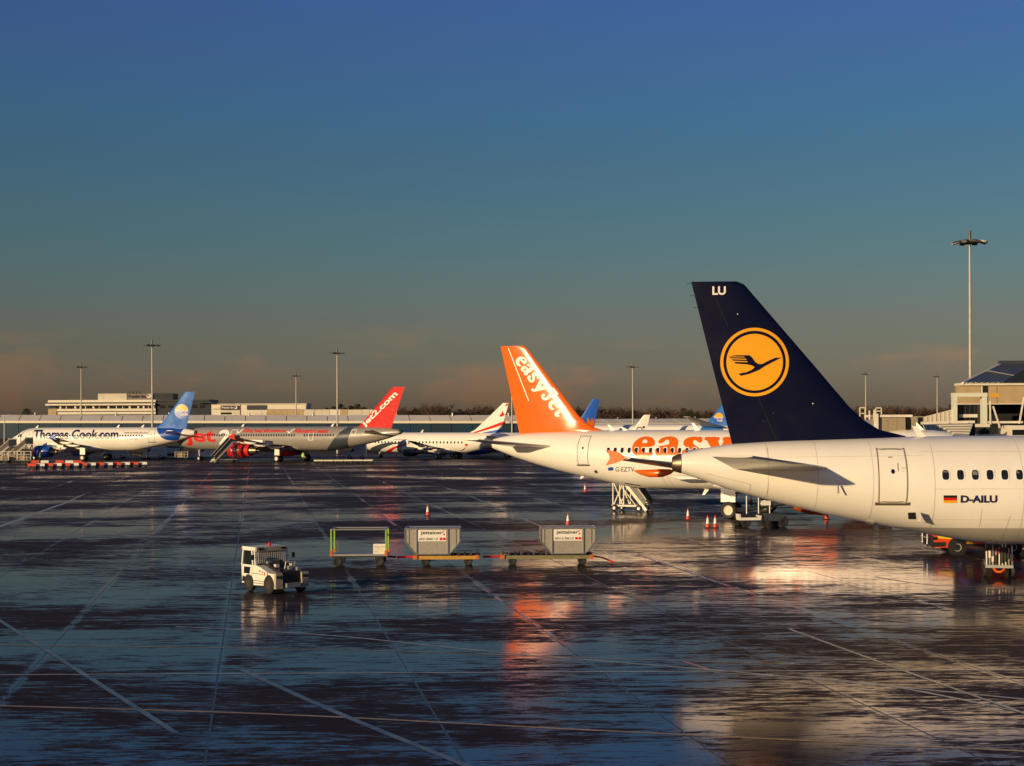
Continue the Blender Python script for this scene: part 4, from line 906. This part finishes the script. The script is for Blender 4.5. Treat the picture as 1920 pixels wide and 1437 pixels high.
MB().box(tx(1886), tx(1990), -.4, 1.6, 0, tz(798)).build('cab_shell', CREAM, tb); MB().box(tx(1894), tx(1980), -.46, -.38, tz(816), tz(806)).build('cab_window', GLASS, tb)

# ------------------------------------------------------------------ ground vehicles and equipment
def wheel(par, x, y, r, w_=.16, hub=CREAM, name='wheel'):
    o = MB().lathe([(-w_*.5, r*.5), (-w_*.5, r*.88), (-w_*.3, r), (w_*.3, r), (w_*.5, r*.88), (w_*.5, r*.5)], 'y', (x, y, r), 22).build(name, TYRE, par, True)
    MB().lathe([(-w_*.42, .01), (-w_*.34, r*.25), (-w_*.46, r*.52), (w_*.46, r*.52), (w_*.34, r*.25), (w_*.42, .01)], 'y', (x, y, r), 16).build('wheel_hub', hub, o, True)
    return o
MESHW = mat('white_guard_mesh', (.75, .70, .60), .5)
g = gp(513, 1111); tug = thing('tow_tractor', 'small white baggage tow tractor with red beacon on wet apron', 'tractor', (g.x, g.y+.35, 0), R(-50))
W = .72
side = [(-1.22, .30), (-1.26, 1.02), (-.20, 1.02), (.10, .98), (.62, .82), (.80, .78), (1.10, .78), (1.10, .26), (1.02, .26), (.98, .56), (.86, .72), (.64, .72), (.50, .56), (.46, .30), (-.42, .26), (-.46, .54), (-.6, .66), (-.8, .66), (-.95, .54), (-.99, .30)]
MB().prism(side, -W, W).build('body', WVEH, tug)
MB().box(-1.24, 1.0, -W+.2, W-.2, .2, .32).build('underframe', BLACK, tug)
MB().box(1.06, 1.16, -W+.30, W-.30, .30, .80).build('grille', BLACK, tug)
for s_ in (-1, 1):
    c = MB().box(1.10, 1.24, s_*(W-.15)-.15, s_*(W-.15)+.15, .22, .80).build('front_panel', mat('tan_shade_panel', (.50, .42, .30), .6, vary=.3), tug)  # tan tint puts the weaker light on the front into its colour
    for d in (-.07, .07): MB().lathe([(0, .055), (.02, .06), (.03, .04), (.02, .001)], 'x', (1.24, s_*(W-.15)+d, .66), 14).build('headlight', BLACK, c)
MB().box(1.2, 1.36, -.3, .3, .26, .42).build('tow_coupling', STEEL, tug)
for k in range(4): MB().box(1.245, 1.26, W-.28, W-.02, .30+k*.07, .34+k*.07).build('step_bar', STEEL, tug)
# cab
cabw = W-.03
for s_ in (-1, 1):
    y0, y1 = (s_*cabw, s_*(cabw-.06))
    fr2 = MB()
    for a, b2 in (((-1.22, .98), (-1.10, 1.62)), ((-.40, .98), (-.48, 1.62)), ((-1.12, 1.6), (-.30, 1.6)), ((-.22, .98), (-.30, 1.62))): fr2.bar((a[0], y0, a[1]), (b2[0], y0, b2[1]), .09, .07)
    fr2.build('cab_pillars', WVEH, tug)
    MB().add([(-1.12, y0, 1.02), (-.42, y0, 1.02), (-.50, y0, 1.56), (-1.06, y0, 1.56)], [(0, 1, 2, 3)]).build('side_window', GLASS, tug)
    d = MB().prism([(-1.12, .62), (-.50, .62), (-.44, .98), (-1.14, .98)], s_*(W+.004), s_*(W+.02)).build('cab_door', WVEH, tug)
    MB().prism([(-1.04, .68), (-.62, .68), (-.55, .94), (-1.02, .94)], s_*(W+.02), s_*(W+.03)).build('door_window', GLASS, d)
    MB().prism([(-1.2, .36), (-1.02, .36), (-.98, .55), (-1.16, .58)], s_*(W+.004), s_*(W+.015)).build('step_recess', BLACK, tug)
MB().box(-1.22, -.26, -cabw-.02, cabw+.02, 1.6, 1.70).build('cab_roof', WVEH, tug)
MB().box(-.27, -.20, -cabw, cabw, 1.54, 1.705).build('roof_visor', mat('tan_shade_panel', (.5, .42, .3)), tug)  # same tan, front shade painted into the colour
for d in (-.5, .5): MB().box(-.195, -.185, d-.1, d+.1, 1.59, 1.67).build('roof_lamp', BLACK, tug)
MB().box(-.36, -.33, -cabw+.08, cabw-.08, 1.0, 1.56).build('windscreen', GLASS, tug)
gm = MB()
for k in range(15): y = -cabw+.1+k*(2*cabw-.2)/14; gm.bar((-.2, y, 1.10), (-.24, y, 1.54), .02)
for k in range(6): gm.bar((-.2-.008*k, -cabw+.08, 1.10+k*.088), (-.2-.008*k, cabw-.08, 1.10+k*.088), .02)
gm.build('windscreen_guard', MESHW, tug)
MB().lathe([(0, .06), (.12, .055), (.15, .02), (.152, .001)], 'z', (-.55, .1, 1.70), 14).build('beacon', RED, tug); MB().box(-1.28, -1.2, -.7, -.54, 1.58, 1.68).build('marker_lamp', RED, tug)
MB().tube([(.35, -.5, .96), (.35, -.5, 1.12), (.5, .0, 1.16), (.55, .5, 1.1), (.55, .55, .9)], .025, 6).build('hood_rail', BLACK, tug); MB().prism([(-.18, .98), (.62, .80), (1.14, .74), (1.14, .84), (.66, .90), (.3, 1.06), (-.18, 1.10)], -.40, .40).build('engine_cover', BLACK, tug)
for k, (x_, y_, z_2, h_) in enumerate(((.05, -.3, 1.06, .12), (.2, .1, 1.06, .16), (.45, -.2, .98, .1), (.75, .2, .88, .14), (.9, -.3, .84, .1), (.6, .4, .9, .2), (1.0, .42, .84, .14))): MB().box(x_-.07, x_+.07, y_-.08, y_+.08, z_2-.05, z_2+h_).build('deck_fitting', (STEEL, BLACK, CREAM)[k % 3], tug)
MB().tube([(.62, .5, .85), (.62, .5, 1.14), (.62, .1, 1.16), (.62, .05, .9)], .022, 6).build('hood_rail', CREAM, tug)
for s_ in (-1, 1): MB().bar((-.3, s_*.72, 1.3), (-.12, s_*.9, 1.36), .02).build('mirror_arm', BLACK, tug); MB().box(-.14, -.10, s_*.9-.06, s_*.9+.06, 1.24, 1.44).build('mirror', BLACK, tug)
for x_ in (-.2, .1): MB().box(-.40, .44, -W-.004, -W, .34+(x_+.2)*.3, .37+(x_+.2)*.3).build('skirt_slot', SEAM, tug)
MB().box(-1.1, .3, -W-.006, -W-.001, .70, .725).build('body_crease', SEAM, tug)
for x, r in ((-.70, .34), (.75, .36)):
    for s_ in (-1, 1): wheel(tug, x, s_*(W-.06), r, .2, mat('brown_hub', (.045, .03, .025), .6))
for a in ((.06, .86, .14, .92, LETB), (.2, .84, .34, .88, RED), (.40, .74, .47, .86, RED), (.60, .76, .66, .86, LETB)):
    MB().box(a[0], a[2], -W-.006, -W-.002, a[1]-.06, a[3]-.06).build('side_marking', a[4], tug)

SLV = mat('dull_container_aluminium', (.46, .42, .36), .42, metal=.45, vary=.25, scale=5.)
ORG = mat('worn_orange_paint', (.58, .13, .02), .55, vary=.4, scale=6.); YEL = mat('worn_yellow_frame', (.50, .27, .04), .55, vary=.3, scale=6.)
CY = gp(674, 1060).y
cx = lambda px: at(px, 1040, CY).x
ct = thing('baggage_cart', 'empty baggage cart with lime green posts and orange corners', 'cart', (cx(674), CY, 0)); o_ = cx(674)
x0, x1 = cx(622)-o_, cx(728)-o_
MB().box(x0, x1, -.7, .7, .47, .55).build('deck', STEEL, ct); MB().box(x0+.1, x1-.1, -.6, .6, .40, .47).build('underframe', BLACK, ct)
for x in (x0+.05, x1-.05):
    for y in (-.66, .66):
        MB().bar((x, y, .62), (x, y, 1.63), .065).build('post', GREEN, ct); MB().box(x-.06, x+.06, y-.06, y+.06, .46, .70).build('corner_guard', ORG, ct)
for y in (-.66, .66): MB().tube([(x0, y, 1.65), (x1, y, 1.65)], .035, 8).build('top_rail', STEEL, ct)
for x in (x0+.05, x1-.05): MB().tube([(x, -.66, 1.65), (x, .66, 1.65)], .035, 8).build('top_rail', STEEL, ct)
for x in (cx(636)-o_, cx(713)-o_):
    for y in (-.55, .55): wheel(ct, x, y, .23, .13, BLACK)
MB().tube([(x1, -.1, .4), (cx(742)-o_, 0, .36)], .05, 6).build('tow_bar', BLACK, ct)
bxo = thing('white_carton', 'white boxed carton at the right end of the empty baggage cart', 'box', (cx(714), CY-.35, .55)); 
MB().box(-.29, .29, -.22, .22, 0, .44).build('carton_body', LETW, bxo); MB().box(-.26, .26, -.232, -.222, .05, .38).build('printed_face', CREAM, bxo)
for a in ((-.24, .32, -.12), (.06, .32, .24), (-.1, .28, .0), (-.24, .08, -.1)): MB().box(a[0], a[2], -.236, -.233, a[1], a[1]+.02).build('print_line', SEAM, bxo)
def dolly(px0, px1, label, mbeam, bar_to, nrol):
    xm = cx((px0+px1)/2); d = thing('container_dolly', label, 'dolly', (xm, CY+.1, 0), 0, 'container dollies'); a, b2 = cx(px0)-xm, cx(px1)-xm
    for y in (-.78, .72): MB().box(a, b2, y, y+.07, .30, .46).build('side_beam', mbeam, d)
    MB().box(a+.1, b2-.1, -.7, .7, .30, .38).build('frame', BLACK, d)
    for k in range(nrol):
        x = a+.12+(b2-a-.24)*k/(nrol-1); MB().tube([(x, -.68, .49), (x, .68, .49)], .045, 8).build('roller', STEEL if k % 2 else BLACK, d)
        if k % 2: MB().box(x-.03, x+.03, -.80, -.74, .46, .62).build('guide_stop', BLACK, d)
    for x in (a+.08, b2-.12): MB().box(x-.06, x+.12, -.84, -.72, .31, .49).build('corner_guard', ORG, d)
    for x in (a+.55, b2-.5):
        for y in (-.55, .55): wheel(d, x, y, .19, .12, BLACK)
    MB().tube([(bar_to[0]-xm, 0, .34), (bar_to[1]-xm, 0, .36)], .05, 6).build('tow_bar', RED, d)
    return d
dolly(776, 899, 'orange beamed dolly under the left metal container', YEL, (cx(744), cx(776)), 11)
dolly(938, 1112, 'long dull green dolly under the right metal container', mat('dull_olive_paint', (.20, .18, .09), .6, vary=.3), (cx(905), cx(938)), 15)
tb_ = MB().tube([(0, 0, .36), (.4, 0, .3), (.95, -.1, .08)], .04, 6); tb_.build('x', RED)
o = bpy.data.objects['x']; o.name = 'loose_tow_bar'; o.location = (cx(1112), CY, 0); tag(o, 'red tow bar drooping from the right end of the long dolly', 'tow bar')
def uld(px, code, label, ztop):
    c = thing('freight_container', label, 'container', (cx(px), CY, .54), 0, 'metal freight containers')
    pl = [(-.77, 0), (.77, 0), (1.22, .56), (1.22, 1.14), (-1.22, 1.14), (-1.22, .56)]
    MB().prism(pl, -.74, .74).build('shell', SLV, c)
    eb = MB()
    for y in (-.75, .75):
        for p, q_ in zip(pl, pl[1:]+pl[:1]): eb.bar((p[0], y, p[1]), (q_[0], y, q_[1]), .05)
    for p in pl: eb.bar((p[0], -.75, p[1]), (p[0], .75, p[1]), .05)
    eb.build('edge_frame', ALU, c)
    for x in (-.70, .70): MB().box(x-.025, x+.025, -.79, -.745, .02, 1.12).build('front_rib', ALU, c)
    for x in (-1.05, 1.05): MB().box(x-.012, x+.012, -.765, -.745, .42, 1.12).build('side_rib', ALU, c)
    sg = MB().box(-.64, .62, -.762, -.75, .58, 1.08).build('name_board', LETW, c)
    f = lambda u, v: (u, -.768, v)
    decal('board_lettering', fit(text2d('jettainer', .02), (-.52, .84), (.98, 0), (0, .2)), f, LETB, sg, 0, 0)
    decal('board_swoosh', flat([([(.42, .98), (.50, 1.06), (.55, 1.06), (.47, .97)], [])]), f, RED, sg, 0, 0); decal('board_swoosh', flat([(ell(.52, .89, .045, .05, 12), [])]), f, ORANGE, sg, 0, 0)
    decal('board_code', fit(text2d(code, .01), (-.60, .63), (.86, 0), (0, .11)), f, LETB, sg, 0, 0)
    for x in (.32, .47): MB().box(x, x+.12, -.772, -.764, .63, .74).build('code_patch', RED, sg)
    return c
uld(812.5, 'AKH 60601 LX', 'dented metal container marked AKH 60601 LX on orange dolly', 0); uld(1064, 'AKH 61306 LX', 'metal container marked AKH 61306 LX on the long dolly', 0)

# cones
CONE = mat('cone_red', (.72, .06, .02), .45, vary=.15)
def cone(px, py, label):
    g = gp(px, py); o = thing('traffic_cone', label, 'cone', g, 0, 'red and white traffic cones')
    MB().box(-.2, .2, -.2, .2, 0, .045).build('base', BLACK, o)
    MB().lathe([(.045, .15), (.26, .105), (.26, .001)], 'z', (0, 0, 0), 16).build('lower_cone', CONE, o, True); MB().lathe([(.26, .108), (.60, .052)], 'z', (0, 0, 0), 16).build('white_sleeve', LETW, o, True); MB().lathe([(.60, .05), (.75, .022), (.75, .001)], 'z', (0, 0, 0), 16).build('cone_tip', CONE, o, True)
for a in ((802, 967, 'traffic cone alone behind the baggage cart'), (1065, 985, 'traffic cone just behind the right metal container'), (1097, 923, 'farthest traffic cone, under the orange tailed jet'), (1290, 975, 'traffic cone between mobile stairs and belt loader'), (1327, 990, 'left cone of the close pair before the belt loader'), (1341, 990, 'right cone of the close pair before the belt loader'), (1414-6, 943, 'traffic cone left of the main wheel strut'), (1550, 974, 'traffic cone half hidden under the navy tailed jet')): cone(*a)

# mobile stairs
def stairs(label, loc, rz, rise, run, wid=1.3, panel=CREAM, canopy=False, group='passenger stairs', towards=1):
    """climbs along +x to a platform at height rise"""
    o = thing('passenger_stairs', label, 'stairs', loc, rz, group); n = 11
    for k in range(n):
        x = run*(k+.5)/n; z = rise*(k+1)/n; MB().box(x-run/n*.5, x+run/n*.5, -wid/2, wid/2, z-.05, z).build('tread', STEEL if k % 2 else CREAM, o)
    for y in (-wid/2-.04, wid/2+.04):
        MB().bar((-.1, y, .1), (run, y, rise-.05), .08, .28).build('stringer', CREAM, o)
        MB().prism([(.1, .45), (run, rise+.15), (run, rise+1.0), (-.05, 1.05)], y-.02, y+.02).build('side_panel', panel, o)
        MB().bar((-.1, y, 1.08), (run, y, rise+1.05), .06).build('handrail', CREAM, o); MB().bar((run, y, rise+1.05), (run+1.3, y, rise+1.05), .06).build('handrail', CREAM, o)
    MB().box(run, run+1.3, -wid/2, wid/2, rise-.1, rise).build('platform', STEEL, o)
    if canopy: MB().box(run+.0, run+1.3, -wid/2-.1, -wid/2-.02, rise+.1, rise+1.15).build('platform_screen', SLATE, o); MB().box(run-.05, run+1.4, -wid/2-.12, wid/2+.12, rise+1.15, rise+1.3).build('screen_cap', CREAM, o)
    b_ = MB()
    for y in (-wid/2, wid/2):
        b_.bar((run+.2, y, .6), (run+1.1, y, rise-.1), .09); b_.bar((run+1.1, y, .6), (run+.2, y, rise-.1), .09); b_.bar((run+.1, y, .5), (run+.1, y, rise), .09); b_.bar((run+1.2, y, .5), (run+1.2, y, rise), .09); b_.bar((run*.45, y, .5), (run+.2, y, rise*.8), .08)
    b_.build('braces', panel if canopy else CREAM, o); MB().box(.1, run+1.35, -wid/2, wid/2, .42, .56).build('chassis', CREAM, o)
    for x in (.6, run+1.0):
        for y in (-wid/2-.12, wid/2+.12): wheel(o, x, y, .3, .18, STEEL)
    return o
g = gp(1190, 960); st_ = stairs('white mobile stairs under the orange tailed jet rear', (g.x+1.05, g.y+.4, 0), R(150), 2.6, 2.1, 1.4, SLATE)
st_.scale = (.78, .8, .8)
g = at(30, 864, 272); stairs('mobile stairs nearest the far left edge by the holiday jet', (g.x-4.4, 272, 0), R(20), 2.7, 3.0, panel=mat('taupe_panel', (.2, .17, .14)), canopy=True)
g = at(48, 864, 275); stairs('mobile stairs at the front door of the holiday jet', (g.x-3.6, 276, 0), R(20), 2.9, 3.1, panel=mat('taupe_panel', (.2, .17, .14)), canopy=True)
g = at(399, 864, 261); stairs('dark sided mobile stairs before the silver jet nose', (g.x, 261, 0), R(35), 3.3, 3.2, panel=SLATE, canopy=True)

# belt loader
g = gp(1425, 988); bl = thing('belt_loader', 'dark belt loader with white bumper beside the main wheel', 'belt loader', (g.x, g.y+.6, 0), R(8))
MB().prism([(-1.45, .42), (-1.5, .80), (-1.38, .80), (-1.34, .58), (-.25, .58), (-.2, .70), (-.05, .68), (-.1, .42)], -.85, -.2).build('cab_bumper', WVEH, bl); MB().box(-1.3, 1.5, -.75, .75, .38, .62).build('chassis', BLACK, bl)
MB().prism([(.15, .35), (1.2, .35), (1.45, .75), (.1, .85)], -.82, -.72).build('side_skirt', SLATE, bl)
MB().bar((-1.2, 0, .95), (2.0, 0, 1.42), 1.1, .16).build('belt_bed', BLACK, bl)
for y in (-.6, .6): MB().bar((-1.2, y, 1.02), (2.0, y, 1.50), .06, .1).build('belt_rail', SLATE, bl)
for x, h in ((-.95, 1.9), (-.2, 2.0), (.5, 1.95)): MB().tube([(x, -.7, .8), (x, -.7, h)], .035, 6).build('post', LETW, bl)
MB().box(-.05, .55, -.76, -.70, 1.30, 1.58).build('control_box', LETW, bl)
for k in range(6): MB().lathe([(0, .05), (.06, .05), (.06, .001)], 'y', (-.9+k*.5, -.72, .9+k*.075), 8).build('roller_end', STEEL, bl)
for x in (-1.0, 1.35):
    for y in (-.7, .7): wheel(bl, x, y, .3, .24, BLACK)
wheel(bl, .2, -.7, .3, .24, BLACK)

# chequered response car and hose cart under the nearest jet
g = gp(1795, 1041); cr2 = thing('response_car', 'red and yellow chequered car with chrome bull bar', 'car', (g.x, g.y+.9, 0), R(180))
CARR = mat('response_red', (.75, .07, .015), .3, coat=.5); CARY = mat('response_yellow', (.75, .60, .03), .35)
pr = [(-3.4, .35), (1.05, .35), (1.12, .6), (1.10, .95), (.95, 1.05), (-.35, 1.15), (-.9, 1.72), (-3.2, 1.78), (-3.45, 1.1)]
MB().prism(pr, -.9, .9).build('body', CARR, cr2)
for a, b2, m_ in ((-.38, .38, BLACK), (-3.0, -2.3, BLACK)): MB().lathe([(-.02, .46), (.02, .46), (.02, .001)], 'y', ((a+b2)/2, .905, .38), 20).build('wheel_arch', m_, cr2)
for x in (0, -2.65):
    for y in (-.8, .82): wheel(cr2, x, y, .36, .24, LETW)
for k in range(6):
    x = -.46-k*.45; MB().box(x-.30, x, .902, .91, .54, 1.05).build('check_panel', CARY if k % 2 == 0 else CARR, cr2)
MB().prism([(.05, .86), (.36, .76), (.9, .80), (.95, .95), (.1, 1.0)], .902, .912).build('check_panel', CARY, cr2); MB().box(.55, 1.13, .88, .915, .40, .62).build('front_bumper', BLACK, cr2); MB().box(1.1, 1.16, -.85, .85, .35, .92).build('grille', BLACK, cr2); MB().box(.95, 1.14, .62, .915, .72, .86).build('headlight', GLASS, cr2); MB().box(-.4, -3.0, .902, .912, .36, .52).build('sill', BLACK, cr2)
MB().prism([(-.42, 1.17), (-.92, 1.66), (-3.0, 1.70), (-3.2, 1.17)], .902, .912).build('side_window', GLASS, cr2)
for y in (-.45, .45): MB().tube([(1.14, y, .35), (1.32, y, .5), (1.32, y, .95), (1.2, y, 1.08)], .035, 8).build('bull_bar', ALU, cr2)
MB().tube([(1.32, -.75, .8), (1.32, .75, .8)], .035, 8).build('bull_bar', ALU, cr2)
g = gp(1880, 1083); hc = thing('hose_cart', 'cluttered service cart with orange hose under the nearest jet', 'cart', (g.x, g.y+.5, 0), R(75))
MB().box(-.5, 2.4, -.55, .55, .38, .5).build('chassis', STEEL, hc); MB().box(.1, 2.3, -.5, .5, .5, 1.3).build('tank', BLACK, hc)
rd = random.Random(5)
for k in range(9): y = -.5+k*.125; MB().bar((-.45, y, .5), (-.4+rd.uniform(-.08, .08), y, rd.uniform(1.0, 1.4)), .045).build('pipe', rd.choice((CREAM, STEEL, BLACK, CREAM, ALU)), hc)
for k in range(8): MB().box(-.56, -.46, -.5+k*.12, -.42+k*.12, .5+rd.random()*.5, .66+rd.random()*.6).build('valve', rd.choice((CREAM, BLACK, RED, STEEL)), hc)
MB().tube([(-.6, -.2, .34), (-.70, -.05, .24), (-.69, .12, .25), (-.56, .22, .36)], .05, 8).build('hose', ORANGE, hc); MB().box(-.2, 1.0, -.62, -.55, .6, .85).build('red_panel', RED, hc)
for x in (-.2, 2.0):
    for y in (-.55, .55): wheel(hc, x, y, .24, .16, BLACK)

# red and white barriers
def barrier(px, py, red, label, Y):
    p = gp(px, py); o = thing('barrier_board', label, 'barrier', (p.x, p.y, 0), R(4), 'red and white barrier boards')
    MB().prism([(-.62, .34), (.62, .34), (.60, .74), (-.60, .74)], -.12, .12).build('board', CONE if red else LETW, o)
    for x in (-.38, .38): MB().box(x-.2, x+.2, -.25, .25, 0, .36).build('foot_block', SLATE if x < 0 else BLACK, o)
xs = [60+k*16.0 for k in range(14)]
for k, x in enumerate(xs): barrier(x, 879-k*.25, k % 2 == 0, ('red' if k % 2 == 0 else 'white')+' barrier board, '+['leftmost', 'second', 'third', 'fourth', 'fifth', 'sixth', 'seventh', 'eighth', 'ninth', 'tenth', 'eleventh', 'twelfth', 'thirteenth', 'rightmost'][k]+' of the front row', 0)
for k, x in enumerate((66, 84, 112, 130, 146)): barrier(x, 872.5, k % 2 == 0, ('red' if k % 2 == 0 else 'white')+' barrier board, '+['leftmost', 'second', 'middle', 'fourth', 'rightmost'][k]+' of the rear row', 0)

# far equipment below the left jets
def cage(px, Y, label, w_=2.2, h=1.9, m_=CREAM):
    p = at(px, 860, Y); o = thing('cage_trolley', label, 'trolley', (p.x, Y, 0), R(12), 'cage trolleys')
    MB().box(-w_/2, w_/2, -.7, .7, .4, .52).build('deck', STEEL, o); mb = MB()
    for x in (-w_/2, 0, w_/2):
        for y in (-.7, .7): mb.bar((x, y, .5), (x, y, h), .08)
    for z in (.95, 1.4, h):
        for y in (-.7, .7): mb.bar((-w_/2, y, z), (w_/2, y, z), .07)
    mb.build('cage_frame', m_, o); MB().box(-w_/2+.2, w_/2-.5, -.5, .5, .52, 1.2).build('load', TAN, o)
    for x in (-w_*.35, w_*.35):
        for y in (-.6, .6): wheel(o, x, y, .2, .12, BLACK)
for a in ((4, 266, 'cage trolley at the far left edge of the picture'), (27, 268, 'cage trolley under the jet nose at far left'), (45, 266, 'cage trolley right of its two neighbours at far left'), (262, 285, 'cage trolley under the holiday jet tail'), (340, 283, 'cage trolley between the two left jets')): cage(*a)
def van(px, Y, label, m_, L=4.6, h=2.5, rz=180):
    p = at(px, 860, Y); o = thing('service_van', label, 'van', (p.x, Y, 0), R(rz))
    MB().prism([(-L/2, .4), (L/2, .4), (L/2, 1.1), (L/2-.7, 1.3), (L/2-1.2, 2.0), (L/2-1.5, 2.05), (L/2-1.55, h), (-L/2, h)], -.95, .95).build('body', m_, o)
    for s_ in (-1, 1): MB().prism([(L/2-.8, 1.3), (L/2-1.25, 1.9), (L/2-1.5, 1.9), (L/2-1.5, 1.3)], s_*.951, s_*.96).build('side_window', GLASS, o)
    MB().box(-L/2+.3, L/2-1.7, .951, .96, .9, h-.3).build('side_panel', CREAM, o)
    for x in (-L*.3, L*.3):
        for y in (-.85, .85): wheel(o, x, y, .36, .22, CREAM)
van(216, 296, 'white box van under the holiday jet rear fuselage', WVEH); van(290, 292, 'white service van right of the cage trolley under the blue fin', WVEH, 4.2, 2.1); van(320, 300, 'dark van between the two left jets', SLATE, 4.4, 2.2); van(388, 292, 'cream van left of the dark sided stairs', WVEH, 3.8, 2.1)
van(668, 283, 'white high van under the slate band of the silver jet', WVEH, 3.6, 2.7)
for k in range(6):
    p = at(598+k*18.5, 860, 252); o = thing('flat_dolly', 'pale flat dolly, '+['leftmost', 'second', 'third', 'fourth', 'fifth', 'rightmost'][k]+' of the train below the silver jet tail', 'dolly', (p.x, 252, 0), 0, 'train of flat dollies')
    MB().box(-.74, .74, -.7, .7, .42, .62).build('deck', CREAM, o); MB().box(-.78, .78, -.06, .06, .32, .40).build('tow_bar', BLACK, o)
    for x in (-.5, .5):
        for y in (-.55, .55): wheel(o, x, y, .2, .12, BLACK)

# ground staff
HIV = bpy.data.materials.new('hi_vis_jacket_dark_trousers'); HIV.use_nodes = True; t = HIV.node_tree; p = t.nodes['Principled BSDF']; p.inputs['Roughness'].default_value = .8
c = N(t, 'ShaderNodeTexCoord'); sx = N(t, 'ShaderNodeSeparateXYZ'); L_(t, c.outputs['Object'], sx.inputs[0]); rp = N(t, 'ShaderNodeValToRGB'); rp.color_ramp.interpolation = 'CONSTANT'
dv = N(t, 'ShaderNodeMath', operation='DIVIDE'); dv.inputs[1].default_value = 2; L_(t, sx.outputs['Z'], dv.inputs[0]); L_(t, dv.outputs[0], rp.inputs[0]); L_(t, rp.outputs[0], p.inputs['Base Color'])
e = rp.color_ramp.elements; e[0].position = 0; e[0].color = (.015, .016, .022, 1); e[1].position = .44; e[1].color = (.35, .65, .08, 1)
for q_, col in ((.56, (.7, .7, .66)), (.585, (.35, .65, .08)), (.755, (.42, .26, .18)), (.86, (.03, .02, .015))):
    n_ = e.new(q_); n_.color = (*col, 1)
def person(px, Y, label, rz, lift=0.):
    p = at(px, 860, Y); me = bpy.data.meshes.new('person')
    J = [(0, 0, .95), (0, 0, 1.18), (0, .0, 1.42), (0, .01, 1.53), (0, .03, 1.66), (0, .02, 1.76), (.10, 0, .90), (.13, .04, .50), (.13, 0, .09), (.13, .14, .04), (-.10, 0, .90), (-.13, -.04, .50), (-.14, -.12, .09), (-.14, .02, .04), (.19, 0, 1.40), (.26, .03, 1.13), (.24, .18+lift, .95+lift), (-.19, 0, 1.40), (-.26, -.02, 1.13), (-.25, .10, .90)]
    Ed = [(0, 1), (1, 2), (2, 3), (3, 4), (4, 5), (0, 6), (6, 7), (7, 8), (8, 9), (0, 10), (10, 11), (11, 12), (12, 13), (2, 14), (14, 15), (15, 16), (2, 17), (17, 18), (18, 19)]
    rad = [.15, .15, .15, .06, .10, .07, .10, .07, .05, .045, .10, .07, .05, .045, .075, .055, .04, .075, .055, .04]
    me.from_pydata(J, Ed, []); o = bpy.data.objects.new('person', me); COL.objects.link(o); sk = o.modifiers.new('skin', 'SKIN'); o.modifiers.new('smooth', 'SUBSURF').levels = 1; o.modifiers['smooth'].render_levels = 1
    for v, r in zip(me.skin_vertices[0].data, rad): v.radius = (r, r*.8)
    me.skin_vertices[0].data[0].use_root = True
    me.materials.append(HIV); o.location = (p.x, Y, 0); o.rotation_euler = (0, 0, rz)
    tag(o, label, 'person')
person(76, 268, 'person in green hi-vis jacket standing left of the blue engine', 1.2, .1); person(568, 258, 'person in hi-vis jacket by the wheels of the silver jet', -.6)
